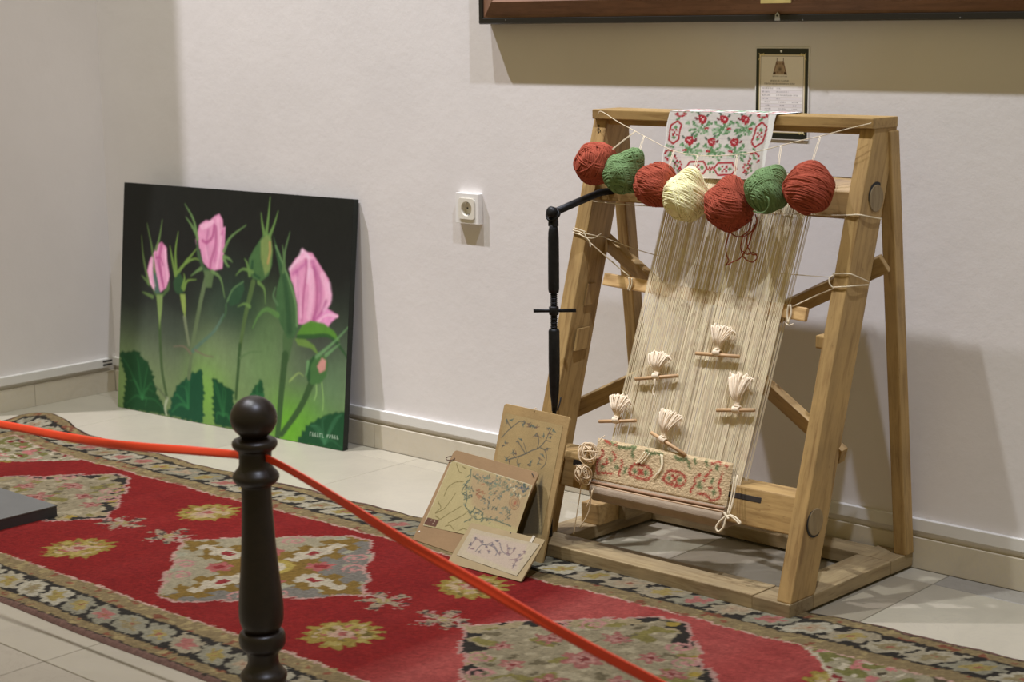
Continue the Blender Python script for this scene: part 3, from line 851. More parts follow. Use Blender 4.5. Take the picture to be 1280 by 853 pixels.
# three lozenge medallions
def lozenge(cx, hw=0.318, hh=0.29):
    a = np.abs(U-cx)+0; b = np.abs(yn-yc)
    st = 0.014*np.sign(np.sin(a*62))*(a > 0.08)             # stepped edge
    return 1-(np.maximum(a, 0)/hw+np.maximum(b-0.0, 0)/(hh*1.10))+st*1.6+wob*1.2, a, b
for cx, kind in ((0.965, 1), (1.872, 2), (2.77, 1)):
    d, a, b = lozenge(cx)
    ins = (d > 0) & (b < 0.287)
    edge = ins & ((d < 0.035) | (b > 0.278))
    du, dv = U-cx, yn-yc
    if kind == 1:
        base = lin((140, 128, 100))*np.ones_like(C_)
        dark = d < 0.17+0.05*np.sin(np.arctan2(dv, du)*22)
        sel(base, dark, BLK)
        g1 = vnoise(U*30+cx*9, yn*30); g2 = vnoise(U*27+50+cx, yn*27+9); g3 = vnoise(U*55, yn*55+4)
        sel(base, (g3 > .70) & ~dark, (160, 148, 118)); sel(base, (g1 > .74) & ~dark, (122, 112, 62)); sel(base, (g3 < .16) & ~dark, (100, 90, 66))
        sel(base, (g1 > .58) & dark, (150, 134, 100)); sel(base, (g2 > .80) & dark, GOLD)
        for (fx, fy, fr_) in ((0, 0, .045), (-.12, .05, .032), (.12, -.05, .032), (-.02, .13, .034), (.02, -.13, .034), (-.17, -.04, .024), (.17, .05, .029), (.09, .09, .028), (-.09, -.10, .028)):
            rr_ = np.hypot(du-fx, dv-fy); an = np.arctan2(dv-fy, du-fx)
            pet = fr_*(0.78+0.22*np.cos(an*6))
            pet = pet*(.7+.6*g3); sel(base, rr_ < pet, (146, 92, 82)); sel(base, rr_ < pet*.62, (166, 122, 108)); sel(base, rr_ < pet*.3, (118, 52, 48))
    else:
        base = lin((116, 110, 98))*np.ones_like(C_)
        sel(base, (du < -0.02), (150, 140, 112))
        g1 = vnoise(U*26, yn*26)
        sel(base, g1 > .72, (150, 146, 120))
        p_, q_ = du*0.90, dv*0.98
        for (A, B) in ((p_, q_), (q_, p_)):
            jagw = 0.070*(1-np.abs(A)/0.30)+0.012*np.sign(np.sin(np.abs(A)*95))+.02*(g1-.5)
            m_ = (np.abs(A) < 0.275) & (np.abs(B) < np.maximum(jagw, 0)+.014)
            sel(base, m_, GOLD2)
            m2 = (np.abs(A) > 0.06) & (np.abs(A) < 0.22) & (np.abs(B) < np.maximum(0.030-np.abs(np.abs(A)-.13)*.26+0.006*np.sign(np.sin(np.abs(A)*130)), 0))
            sel(base, m2, (176, 164, 138))
            m3 = (np.abs(np.abs(A)-.13) < .016) & (np.abs(B) < .010); sel(base, m3, (132, 48, 46))
        r0 = np.hypot(du, dv); sel(base, r0 < .055, (160, 140, 70)); sel(base, r0 < .038, PALE); sel(base, r0 < .02, PINK)
        for (fx, fy) in ((.085, .075), (-.085, .075), (.085, -.075), (-.085, -.075)):
            rr_ = np.hypot((du-fx), (dv-fy)); sel(base, rr_ < .030+.006*np.cos(6*np.arctan2(dv-fy, du-fx)), (158, 90, 82)); sel(base, rr_ < .014, (132, 48, 46))
    # pink scrolls along the flanks
    for sx in (-1, 1):
        for sy in (-1, 1):
            for t_ in (0.42, 0.62):
                fx = cx+sx*(1-t_)*0.318*0.86; fy = yc+sy*t_*0.29*0.93
                rr_ = np.hypot(U-fx, yn-fy); an = np.arctan2(yn-fy, U-fx)
                spl = np.abs(((rr_-0.006-0.0035*an) % 0.020)-0.010)
                sel(base, (rr_ < 0.030) & (spl < 0.0045), (172, 124, 114))
    for k in range(3): C_[..., k] = np.where(ins, base[..., k], C_[..., k])
    setc(edge, (178, 138, 124), .9)
    for sx in (-1, 1):                               # little ragged palmette at each point
        tx = cx+sx*0.362
        da, db = (U-tx)*sx, yn-yc
        an = np.arctan2(db, da); rr_ = np.hypot(da*0.9, db)
        rag = vnoise(U*95+cx*5, yn*95)
        setc((rr_ < 0.062*np.clip(np.abs(np.cos(an*2.5))*1.1, .25, 1)*(0.35+0.9*rag)) & (da > -.045), (150, 134, 108), .9)
        setc((rr_ < 0.055) & (rag > .70) & (np.abs(np.cos(an*2.5)) > .45), (66, 52, 46), .9)
        setc((rr_ < 0.056) & (rag < .16) & (np.abs(np.cos(an*2.5)) > .35), (172, 120, 112), .9)
        setc(rr_ < 0.014*(.7+.6*rag), (150, 132, 84), .9); setc((np.abs(db+.012*np.sin(da*70)) < .004) & (da < 0.01) & (da > -.06), (168, 140, 126))
# gold rosettes
for rx in (0.52, 1.42, 2.315, 3.215):
    for ry in (-0.735, -1.118):
        da, db = U-rx, yn-ry
        an = np.arctan2(db, da); rr_ = np.hypot(da, db)
        rag = vnoise(an*7.0+rx*3, an*0+ry*9); fine = vnoise(U*120, yn*120)
        pr_ = 0.088*(0.74+0.22*rag+0.10*np.cos(an*15)+0.10*(fine-.5))
        vis = ~sp
        n1, n2 = vnoise(U*75+rx, yn*75), vnoise(U*62+9, yn*62+rx)
        setc((rr_ < pr_) & vis, (140, 118, 54)); setc((rr_ < pr_*.86) & vis & (n1 > .55), (160, 142, 78)); setc((rr_ < pr_*.8) & vis & (n1 < .22), (104, 90, 44))
        setc((rr_ < pr_*.72) & vis & (n2 > .60), (172, 148, 112)); setc((rr_ < pr_*.66) & vis & (n2 < .20), (160, 92, 80))
        setc((rr_ < .024*(.7+.6*fine)) & vis, (172, 140, 116)); setc((rr_ < .012) & vis, (150, 84, 74))
# borders
e_ = np.minimum(-0.42-yn, yn+1.443)                  # distance from the long edges
ex_ = np.minimum(U-RX0, RX1-U)
along = np.where(e_ < ex_*0.9, U, yn*1.0+0.3)
E2 = np.minimum(e_, ex_*0.9)+wob*0.35
E2n = E2
inner = 0.19
bm_ = E2 < inner
setc(bm_, TANC)
setc((E2 < inner) & (E2 > inner-0.006), (184, 150, 130))
setc(bm_ & (vnoise(U*80, yn*80) > .72), (150, 132, 90)); setc(bm_ & (vnoise(U*60+5, yn*60+9) > .82), (122, 62, 46), .8)
main = (E2 > 0.046) & (E2 < 0.137)
setc(main, BLK)
cell = (along+E2*0.55)/0.0885; ci_ = np.floor(cell); cf = cell-ci_-0.5; ev = (E2-0.0915)/0.0455
an = np.arctan2(ev, cf*2.0); rr_ = (np.abs(ev*0.98)**2.6+np.abs(cf*1.95)**2.6)**(1/2.6)
rg1 = vnoise(U*90, yn*90)
fl = rr_ < 0.90+0.10*np.cos(an*7+ci_*1.7)+0.30*(rg1-.5)
cols = [(158, 148, 122), (150, 138, 112), (164, 156, 132), (136, 130, 108)]
hid = (hsh(ci_, 3.0)*4).astype(int)
fc = np.zeros_like(C_)
for k, c in enumerate(cols): fc[hid == k] = lin(c)
hid2 = (hsh(ci_, 8.0)*5).astype(int)
core = rr_ < 0.46+0.12*np.cos(an*5+ci_)+0.3*(rg1-.5)
for k, c in enumerate([(150, 132, 78), (158, 100, 90), (136, 122, 88), (146, 128, 72), (158, 138, 110)]): fc[core & (hid2 == k)] = lin(c)
fc[(rr_ < .16) & (rg1 > .4)] = lin((140, 92, 70))
m_ = main & fl
for k in range(3): C_[..., k] = np.where(m_, fc[..., k], C_[..., k])
setc((np.abs(E2-0.046) < 0.0035) | (np.abs(E2-0.137) < 0.003), BLK, .9)
setc((E2 < 0.012), (116, 88, 76)); setc(np.abs(E2-0.0135) < 0.0022, BLK, .9)
# wear: tufts vary a little
C_ *= (0.78+0.44*vnoise(U*240, yn*240))[..., None]*(0.88+0.24*RNG.random(U.shape))[..., None]*(0.9+0.2*fbm(U*6, yn*6))[..., None]
rg.c = C_
def rugpos(X_, Y_):
    x = RX0+X_; v = 1-Y_
    yf = yfar(x)+0.003*np.sin(x*23)+0.002*np.sin(x*61); y = yf+(ynear(x)+0.003*np.sin(x*9)-yf)*v
    z = 0.0072+0.0010*np.sin(x*11+y*4)+0.0006*(vnoise(x*150, y*150)-.5)
    lump = 0.022*np.exp(-((x-0.24)/0.13)**2-((y+0.42)/0.05)**2)
    ed = np.minimum(np.minimum(v, 1-v)*1.0, np.minimum(X_, (RX1-RX0)-X_))
    z = z*np.clip(ed/0.006, 0.1, 1)+lump
    return x, y, z
M_RUG = M_vcol('wool_rug', 0.95, 0.22, 420, 0.6, 700, 0.002, 0.1)
ro = grid_object('patterned_rug', rg, rugpos, M_RUG, None, None, 1.55)
tag(ro, 'long red wool rug with three lozenge medallions and a dark flowered border', 'rug')

# ================================================================== the loom
LB = 0.006                                           # it stands on the rug edge and the tiles
lo = root('weaving_loom', (2.58, -0.24, 0.0), 'upright wooden carpet loom with a cream warp and a short woven strip, against the wall', 'loom')
def xr(y): return 2.952+0.04*(y+0.2)                 # outer face, right side frame
def xl(y): return 2.220+0.04*(y+0.2)                 # outer face, left side frame
ZT = 0.980
def side_prism(name, poly, xo, thick, mat, bevel=0.003):
    """poly in (y, z); xo(y) outer x, thick signed towards the inside"""
    A = [(xo(y), y, z) for y, z in poly]; B = [(xo(y)+thick, y, z) for y, z in poly]
    d = (0, poly[2][0]-poly[1][0], poly[2][1]-poly[1][1])
    c = np.mean(A, 0)
    return MB().prism(A, B).build(name, mat, lo, frame_matrix(c, d, (1, 0, 0)), bevel)
def leg_poly(z0, z1, off0=0.0, off1=0.087):
    return [(yleg(z0, off0), z0), (yleg(z0, off1), z0), (yleg(z1, off1), z1), (yleg(z1, off0), z1)]
legs = []
for xo, th in ((xr, -0.034), (xl, 0.039)):
    legs.append(side_prism('front_leg', leg_poly(0.034, ZT), xo, th, WOOD))
for xo, th in ((lambda y: xr(y)+0.006, -0.030), (lambda y: xl(y)-0.0, 0.032)):
    side_prism('rear_leg', [(-0.038, 0.036), (-0.004, 0.036), (-0.118, 0.972), (-0.153, 0.972)], xo, th, WOOD)
# top plank over the legs and the rail under it
def skew_box(name, x0, x1, y0, y1, z0, z1, mat, bevel=0.002, axis=(1, 0, 0)):
    A = [(x0(y), y, z) for y, z in ((y0, z0), (y1, z0), (y1, z1), (y0, z1))]
    B = [(x1(y), y, z) for y, z in ((y0, z0), (y1, z0), (y1, z1), (y0, z1))]
    return MB().prism(A, B).build(name, mat, lo, frame_matrix(np.mean(A+B, 0), axis), bevel)
skew_box('top_plank', lambda y: xl(y)+0.004, lambda y: xr(y)+0.003, -0.214, -0.120, ZT-0.0015, 1.0005, WOOD)
skew_box('top_rail', lambda y: xl(y)+0.036, lambda y: xr(y)-0.032, -0.196, -0.150, 0.9655, ZT, WOOD)
# base
skew_box('base_rail', lambda y: xl(y)-0.005, lambda y: xr(y)-0.090, -0.470, -0.386, LB, 0.036, WOODB)
skew_box('foot_block', lambda y: xr(y)-0.0895, lambda y: xr(y)+0.001, -0.471, -0.386, LB-0.001, 0.034, WOODB)
skew_box('base_rail', lambda y: xr(y)-0.082, lambda y: xr(y)+0.002, -0.3855, -0.092, LB, 0.036, WOODB, axis=(0, 1, 0))
skew_box('base_rail', lambda y: xl(y)-0.004, lambda y: xl(y)+0.078, -0.3855, -0.092, LB, 0.036, WOODB, axis=(0, 1, 0))
skew_box('base_rail', lambda y: xl(y)+0.078, lambda y: xr(y)-0.082, -0.084, -0.016, LB, 0.036, WOODB)
skew_box('foot_block', lambda y: xr(y)-0.082, lambda y: xr(y)+0.003, -0.0915, -0.003, LB, 0.0365, WOODB, axis=(0, 1, 0))
skew_box('foot_block', lambda y: xl(y)-0.004, lambda y: xl(y)+0.078, -0.0915, -0.003, LB, 0.0365, WOODB, axis=(0, 1, 0))
bx('wedge_block', (2.248, -0.288, 0.0355), (2.302, -0.212, 0.086), WOOD, lo, 0.003)
bx('wedge_block', (2.2815, -0.2115, 0.0355), (2.322, -0.135, 0.080), WOODB, lo, 0.003, 1)
# warp beams: upper and lower, with round tenon ends showing in the right leg
XI0, XI1 = 2.262, 2.917
ub = [(-0.228, 0.793), (-0.228, 0.849), (-0.206, 0.873), (-0.160, 0.873), (-0.146, 0.858), (-0.146, 0.793)]
A = [(XI0-0.003, y, z) for y, z in ub]; B = [(XI1+0.003, y, z) for y, z in ub]
MB().prism(A, B).build('upper_beam', WOOD, lo, frame_matrix(np.mean(A+B, 0), (1, 0, 0)), 0.003)
lbp = [(-0.413, 0.160), (-0.408, 0.190), (-0.396, 0.2375), (-0.350, 0.243), (-0.345, 0.165)]
A = [(XI0-0.003, y, z) for y, z in lbp]; B = [(XI1+0.003, y, z) for y, z in lbp]
lbm = MB().prism(A, B).build('lower_beam', WOOD, lo, frame_matrix(np.mean(A+B, 0), (1, 0, 0)), 0.003)
def lowface(t, k):                                   # point height on the beam's sloping face
    return (-0.408+0.012*t-k, 0.190+0.0475*t)
for px0, px1 in ((886, 951), (716, 734)):
    x0 = hit(px0, 622, 1, -0.403)[0]; x1 = hit(px1, 630, 1, -0.403)[0]
    (y0, z0), (y1, z1) = lowface(0.44, 0.0006), lowface(0.70, 0.0006)
    MB().prism([(x0, y0, z0), (x1, y0, z0), (x1, y1, z1), (x0, y1, z1)], [(x0, y0+0.004, z0-0.001), (x1, y0+0.004, z0-0.001), (x1, y1+0.004, z1-0.001), (x0, y1+0.004, z1-0.001)]).build('peg_slot', M_plain('slot_shadow', (0.022, 0.015, 0.010), 0.8), lbm, None, 0.0016)
for (yc_, zc_, r_) in ((-0.190, 0.836, 0.0285), (-0.384, 0.190, 0.029)):
    Mx = Matrix.Translation((xr(yc_)-0.006, yc_, zc_)) @ Matrix.Rotation(math.pi/2, 4, 'Y')
    MB().lathe([(0.0, r_), (0.0062, r_), (0.0078, r_-0.0015)], Mx, 32).build('tenon_end', WOODB, lo, frame_matrix((xr(yc_), yc_, zc_), (0, 0, 1)))
    MB().lathe([(0.0, r_+0.0012), (0.0066, r_+0.0012)], Mx @ Matrix.Translation((0.0022 if zc_ < .5 else -0.0045, -0.0022 if zc_ < .5 else 0.0, 0)), 32).build('tenon_gap', DARKHOLE, lo)
# crossed braces nailed behind the front legs
def brace(a, b_):
    a = np.array(a); b_ = np.array(b_)
    A_, B_ = a, b_
    d = (B_-A_)/np.linalg.norm(B_-A_)
    M = frame_matrix((A_+B_)/2, B_-A_, (0, -LEAN, 1))
    L = np.linalg.norm(B_-A_)/2
    return MB().obox(M, (-L, -0.009, -0.0195), (L, 0.009, 0.0195)).build('cross_brace', WOOD, lo, M, 0.002)
brace((2.190, yleg(0.722, 0.098), 0.722), (2.951, yleg(0.311, 0.098), 0.311))
brace((2.185, yleg(0.285, 0.117), 0.285), (2.963, yleg(0.700, 0.117), 0.700))
# patch and small pegs on the legs
p = hp(1027, 425, 0.02)
bx('leg_peg', (2.895, p[1]-0.018, p[2]-0.016), (2.922, p[1]+0.012, p[2]+0.012), WOOD, lo, 0.004, 2)
pz = 0.50
MB().prism([(2.2595, yleg(pz-.045, .020), pz-.045), (2.2595, yleg(pz-.045, .062), pz-.045), (2.2595, yleg(pz+.005, .062), pz+.005), (2.2595, yleg(pz+.005, .020), pz+.005)],
           [(2.2655, yleg(pz-.045, .020), pz-.045), (2.2655, yleg(pz-.045, .062), pz-.045), (2.2655, yleg(pz+.005, .062), pz+.005), (2.2655, yleg(pz+.005, .020), pz+.005)]).build('leg_patch', WOOD, lo, frame_matrix((2.26, yleg(pz), pz), (0, LEAN, 1), (1, 0, 0)), 0.001)
pz = 0.585
MB().prism([(2.2595, yleg(pz-.03, .030), pz-.03), (2.2595, yleg(pz-.03, .058), pz-.03), (2.2595, yleg(pz+.02, .058), pz+.02), (2.2595, yleg(pz+.02, .030), pz+.02)],
           [(2.2635, yleg(pz-.03, .030), pz-.03), (2.2635, yleg(pz-.03, .058), pz-.03), (2.2635, yleg(pz+.02, .058), pz+.02), (2.2635, yleg(pz+.02, .030), pz+.02)]).build('leg_patch', WOOD, lo, frame_matrix((2.26, yleg(pz), pz), (0, LEAN, 1), (1, 0, 0)), 0.001)
# handwritten mark at the head of the left front leg
mk = MB()
for q in (((746.6, 161), (748.6, 160), (749.0, 161.5), (746.8, 163.5), (748.8, 165), (747.0, 166.5)), ((747.2, 156.5), (748.6, 156.2), (749, 158), (747.4, 158.2)), ((750.5, 162.5), (750, 165))):
    mk.tube(smooth_path([hp(x, y, -0.0005) for x, y in q], 4), 0.0008, 5)
mk.build('pencil_mark', M_plain('pencil_mark', (0.06, 0.04, 0.02), 0.8), legs[1])

# warp: two layers of cotton threads
OW = 0.016
def warp_x(s, z): return (2.3934+0.072*z)*(1-s)+(2.7465+0.0845*z)*s
def warp_layer(name, n, off, seed, r0):
    r_ = random.Random(seed); mb = MB()
    for i in range(n):
        if r_.random() < 0.035: continue
        s0 = (i+0.5+r_.uniform(-.42, .42))/n; s1 = (i+0.5+r_.uniform(-.42, .42))/n
        pts = []
        o_ = r_.uniform(-0.0012, 0.0012)
        zs = (0.19, 0.34, 0.50, 0.66, 0.815)
        for k, z in enumerate(zs):
            s = s0+(s1-s0)*k/4+r_.uniform(-.12, .12)/n
            pts.append((warp_x(s, z), yleg(z, OW+off)+o_, z))
        if off < 0.01:
            pts += [(warp_x(s1, 0.848), -0.2305, 0.846), (warp_x(s1, .87), -0.2065, 0.8752), (warp_x(s1, .87), -0.162, 0.8752)]
        else:
            pts += [(warp_x(s1, 0.83), -0.2000, 0.83)]
        mb.tube(pts, r0*r_.uniform(.8, 1.15), 4, cap=False)
    o = mb.build(name, WARPM, lo, smooth=True)
    o['kind'] = 'stuff'
    return o
warp_layer('warp_threads', 190, 0.0, 3, 0.00082)
warp_layer('rear_warp_threads', 150, 0.026, 4, 0.00082)

# woven strip at the foot of the warp
class PlaneW:
    """the warp plane, origin at (2.38, z .17)"""
    e = np.array([1.0, 0, 0]); u = np.array([0, LEAN, 1.0])/math.hypot(1, LEAN)
    n = np.cross(e, u)
    o = np.array([2.378, yleg(0.17, OW-0.006), 0.17])
    def uv(self, px, py):
        d = ray(px, py); t = ((self.o-CAM)@self.n)/(d@self.n); p = CAM+t*d-self.o
        return (p@self.e, p@self.u)
PW = PlaneW()
cv = Canvas(190, 62, 0.40, 0.130, (176, 156, 122))
def PB(x, y): return PW.uv(730+x/6.737, 545+y/6.737)
def PBL(*q): return [PB(*a) for a in q]
cv.c *= (0.85+0.3*RNG.random((62, 190)))[..., None]
WR, WG = (140, 48, 40), (70, 92, 56)
def ring(cx, cy, dy):
    cv.stroke(PBL((cx-90, cy-10), (cx-60, cy-62+dy), (cx+40, cy-52), (cx+90, cy-10), (cx+88, cy+35), (cx+40, cy+65), (cx-50, cy+40), (cx-95, cy+12), (cx-90, cy-10)), .0064, .0064, WR, .9, per=2)
    for q in ((-45, -8), (42, 8)): cv.poly(PBL((cx+q[0]-24, cy+q[1]), (cx+q[0], cy+q[1]-24), (cx+q[0]+24, cy+q[1]+4), (cx+q[0], cy+q[1]+26)), WG, .9)
    cv.stroke(PBL((cx-18, cy-28), (cx+20, cy+30)), .006, .006, WR, .9); cv.stroke(PBL((cx+22, cy-22), (cx-20, cy+26)), .006, .006, WR, .9)
ring(487, 305, 0); ring(775, 363, 0)
for pts in (((165, 115), (170, 160), (130, 215), (118, 270), (125, 318), (180, 310), (240, 325), (250, 318)), ((250, 140), (280, 175), (265, 215)), ((200, 200), (205, 235), (165, 240)), ((325, 205), (335, 240), (310, 300), (305, 335))):
    cv.stroke(PBL(*pts), .0056, .0056, WR, .9, per=3)
for pts in (((1180, 310), (1165, 360), (1140, 420), (1160, 470), (1150, 520), (1085, 545), (1050, 505), (1000, 490), (960, 490)), ((1080, 290), (1040, 340), (1020, 385)), ((990, 330), (950, 360), (940, 420), (905, 460), (915, 485)), ((1090, 435), (1060, 445)), ((1085, 240), (1150, 220), (1160, 250)), ((1200, 245), (1215, 265))):
    cv.stroke(PBL(*pts), .0056, .0056, WR, .9, per=3)
for pts in (((180, 45), (235, 60), (285, 75)), ((300, 95), (370, 105), (440, 100), (415, 140), (425, 180)), ((540, 125), (560, 155), (610, 145), (670, 155)), ((660, 190), (665, 230)), ((780, 180), (820, 205), (880, 200), (900, 270)), ((940, 200), (950, 240)), ((1040, 215), (1050, 245)), ((230, 190), (240, 215)), ((280, 260), (300, 275)), ((360, 280), (350, 310)), ((985, 400), (970, 430), (1000, 440)), ((1130, 260), (1130, 290)), ((1095, 370), (1080, 395)), ((1110, 470), (1100, 490)), ((170, 255), (160, 270))):
    cv.stroke(PBL(*pts), .0085, .0065, WG, .85, per=3)
cv.stroke(PBL((180, 40), (235, 70)), .006, .006, WR, .9); cv.stroke(PBL((265, 75), (285, 80)), .006, .006, WR, .9)
# crop to the strip's own outline: the strip runs on a slant
tl, tr, bl_, br_ = PB(122, 18), PB(1262, 232), PB(60, 375), PB(1200, 610)
def woven_pos(X_, Y_):
    s = X_/0.40; t = Y_/0.130
    ax = (bl_[0]*(1-s)+br_[0]*s)*(1-t)+(tl[0]*(1-s)+tr[0]*s)*t
    ay = (bl_[1]*(1-s)+br_[1]*s)*(1-t)+(tl[1]*(1-s)+tr[1]*s)*t
    fz = 0.004*(np.clip(np.minimum(np.minimum(s, 1-s)*40, np.minimum(t, 1-t)*14), 0, 1))+0.0016*RNG.random(X_.shape)
    Q = PW.o+ax[..., None]*PW.e+ay[..., None]*PW.u+fz[..., None]*PW.n
    return Q[..., 0], Q[..., 1], Q[..., 2]
# resample colours at the slanted positions
def resample(cv_, pos_uv):
    ax, ay = pos_uv
    i = np.clip((ax/cv_.px).round().astype(int), 0, cv_.nx-1); j = np.clip((ay/cv_.py).round().astype(int), 0, cv_.ny-1)
    cv_.c = cv_.c[j, i]
s = cv.X/0.40; t = cv.Y/0.130
resample(cv, ((bl_[0]*(1-s)+br_[0]*s)*(1-t)+(tl[0]*(1-s)+tr[0]*s)*t, (bl_[1]*(1-s)+br_[1]*s)*(1-t)+(tl[1]*(1-s)+tr[1]*s)*t))
cv.c = cv.c[np.clip(np.arange(62)[:, None]+RNG.integers(-1, 2, (62, 190)), 0, 61), np.clip(np.arange(190)[None, :]+RNG.integers(-1, 2, (62, 190)), 0, 189)]
wv = grid_object('woven_strip', cv, woven_pos, M_vcol('woven_pile', 0.95, 0.2, 500, 0.6, 600, 0.002, 0.1), lo, None, 0.66)
wv['label'] = 'short knotted strip with red and green motifs'
# the warp wraps the lower beam as a grey roll with a cord along its top
pa, pb = PW.o+bl_[0]*PW.e+bl_[1]*PW.u, PW.o+br_[0]*PW.e+br_[1]*PW.u
CLOTHR = M_plain('beam_wrap_cloth', alb((128, 114, 96)), 0.9, 0, 0.1, 30, 0.3, 300)
prf = [(-0.413, 0.200), (-0.424, 0.186), (-0.432, 0.176), (-0.434, 0.166), (-0.430, 0.152), (-0.420, 0.143), (-0.340, 0.143), (-0.338, 0.200)]
A = [(pa[0]+0.006, y+0.003, z) for y, z in prf]; B = [(pb[0]-0.002, y+0.003, z) for y, z in prf]
MB().prism(A, B).build('beam_wrap', CLOTHR, lo, None, 0.003)
prc = [(pa[0]+0.003, pa[1]-0.010, pa[2]-0.006), ((pa[0]+pb[0])/2, (pa[1]+pb[1])/2-0.010, (pa[2]+pb[2])/2-0.007), (pb[0], pb[1]-0.010, pb[2]-0.005)]
yarn('edge_cord', prc, 0.0022, M_plain('brown_cord', alb((176, 150, 122)), .9), lo, 10)
yarn('edge_cord', [(x, y+0.001, z+0.006) for x, y, z in prc], 0.003, M_plain('dark_brown_cord', alb((120, 92, 70)), .9), lo, 10)
# shed stick lashed to the legs
S0, S1 = hp(756, 349, 0.03), hp(1009, 394, 0.03)
beam('shed_stick', S0, S1, 0.013, 0.029, WOODL, lo, (0, LEAN, 1), 0.003)
# lashings
def S(*q, r=0.0011, name='lashing_string', parent=lo, per=5):
    pts = []
    for k in q:
        if len(k) == 3 and isinstance(k[2], (int, float)) and not isinstance(k, np.ndarray) and k[0] > 50: pts.append(hp(*k))
        else: pts.append(np.array(k, float))
    return yarn(name, pts, r, STRING, parent, per, 5)
def onx(px, py, x): return tuple(hit(px, py, 0, x))
def rfix(px, py): return onx(px, py, 2.9565)         # on the right leg's outer face
S((1041, 343, -.003), (1060, 342.5, -.003), rfix(1070, 345.5), rfix(1086, 352.5), r=.0014)
S((1040, 359.5, -.003), (1058, 358.6, -.003), rfix(1068, 357.6), rfix(1086, 356.4), r=.0014)
S((1043, 344, -.0035), (1037, 348, -.006), (1037, 355, -.007), (1041, 360, -.0035), r=.0016)
S((1042, 361, -.003), (1020, 370, .02), (990, 384, .022), r=.0014)
S((1040, 347, -.003), (985, 343, .020), (900, 337, .036), (812, 317, .036), (757, 298, .036), r=.0009)
S((986, 381, .018), (984, 392, .020), (985, 404, .021), r=.0022); S((988, 381, .018), (989, 392, .020), (985, 405, .021), r=.0022); S((982, 404, .019), (986, 407, .018), (992, 405, .019), r=.0014)
S((786, 347, .018), (787, 355, .020), (785, 363, .021), r=.0020); S((790, 348, .018), (790, 356, .020), (787, 364, .021), r=.0020)
S((787, 346, .020), (760, 323, .012), (724, 292, -.003), r=.0016)
S((716, 288, -.003), (724, 290, -.0035), (730, 293, -.003), r=.0016); S((716, 291, -.003), (726, 294, -.0035), (733, 298, -.003), r=.0016); S((717, 285, -.003), (726, 288, -.0035), (732, 290, -.003), r=.0014)
S((730, 290, -.003), (733, 297, -.003), (737, 302, -.003), (738, 309, -.003), r=.0014); S((732, 292, -.003), (740, 294, .002), (757, 297, .030), r=.0012); S((731, 297, -.003), (742, 298, .004), (752, 292, .02), r=.0012)
# string under the upper beam and round the right leg
p0 = hp(722, 249, -.002); p1 = hp(800, 257, -.001)
yarn('lashing_string', [p0, hp(760, 254, .004), hp(812, 258, .006), (2.6, -0.236, 0.793), hp(1030, 269, .006), hp(1060, 269.0, -.002), hp(1073, 269, -.003)], 0.0011, STRING, lo, 6, 5)
yarn('lashing_string', [hp(1058, 269.6, -.003), hp(1073, 268.8, -.0035), rfix(1088, 271.5), rfix(1102, 274)], 0.0016, STRING, lo, 5, 5)
# warp ends knotted below the right corner of the strip
yarn('warp_end', [hp(918, 596, .000), hp(914, 622, -.004), hp(909, 644, -.012)], .0018, STRING, lo, 5, 5)
yarn('warp_end', [hp(922, 594, .000), hp(917, 622, -.004), hp(911, 645, -.012)], .0018, STRING, lo, 5, 5)
def bow(q, r=.0021): return yarn('knot_bow', [hp(x, y, -.016) for x, y in q], r, STRING, lo, 6, 6)
bow(((908, 645), (900, 652), (895, 660), (898, 665), (904, 660), (907, 650), (910, 645)))
bow(((908, 645), (914, 646), (919, 650), (924, 655), (925, 653), (919, 647), (912, 644)))
bow(((905, 641), (908, 646), (911, 649)), .003)
# loose weft ends on the strip
for q in (((806, 565), (800, 574), (795, 580)), ((809, 566), (804, 573), (798, 579)), ((812, 567), (807, 574), (801, 580)), ((826, 568), (827, 582), (823, 590), (816, 599)), ((828, 569), (828, 583), (822, 594))):
    yarn('weft_end', [hp(x, y, OW-.014) for x, y in q], .0013, WARPM, lo, 5, 5)

# ================================================================== iron tensioning screw on its lever
ts = root('tensioning_screw', (2.268, -0.406, 0.30), 'black iron tensioning screw with cross handle hanging from a bent iron lever on the loom', 'loom tool')
LE = (2.268, -0.4056, 0.781); LM = (2.268, -0.2348, 0.8156)
MB().tube([LE, (2.268, -0.33, 0.796), (2.272, -0.245, 0.8135), (2.30, -0.222, 0.818)], 0.0085, 12).build('lever', IRON, ts, smooth=True)
MB().lathe([(-0.012, .006), (-0.010, .0125), (0.012, .0125), (0.016, .007)], Matrix.Translation(LE) @ Matrix.Rotation(math.radians(75), 4, 'X'), 18).build('lever_eye', IRON, ts, smooth=True)
TX, TY = 2.268, -0.4068
def tz(py): return hit(692.5, py, 1, TY)[2]
ringpts = [(TX+0.017*math.cos(a_), TY+0.006*math.sin(a_)-.002, 0.777+0.013*math.sin(a_)) for a_ in np.linspace(0, 2*math.pi, 22)[:-1]]
MB().loop(ringpts, 0.0026, 7).build('shackle_ring', IRON, ts, smooth=True)
for zc, dx in ((tz(270), 0.006), (tz(268), -0.006)):
    MB().prism([(TX+dx-.003, TY-.008, tz(283)), (TX+dx+.003, TY-.008, tz(283)), (TX+dx+.003, TY+.008, tz(283)), (TX+dx-.003, TY+.008, tz(283))],
               [(TX+dx-.003, TY-.006, tz(262)), (TX+dx+.003, TY-.006, tz(262)), (TX+dx+.003, TY+.006, tz(262)), (TX+dx-.003, TY+.006, tz(262))]).build('shackle_cheek', IRON, ts, None, .001)
prof = [(tz(278), .0075), (tz(290), .0115), (tz(300), .0122), (tz(340), .0125), (tz(362), .0125), (tz(366), .0110)]
MB().lathe(prof[::-1], Matrix.Translation((TX, TY, 0)), 20).build('upper_barrel', IRON, ts, smooth=True)
th = []; z_ = tz(366)
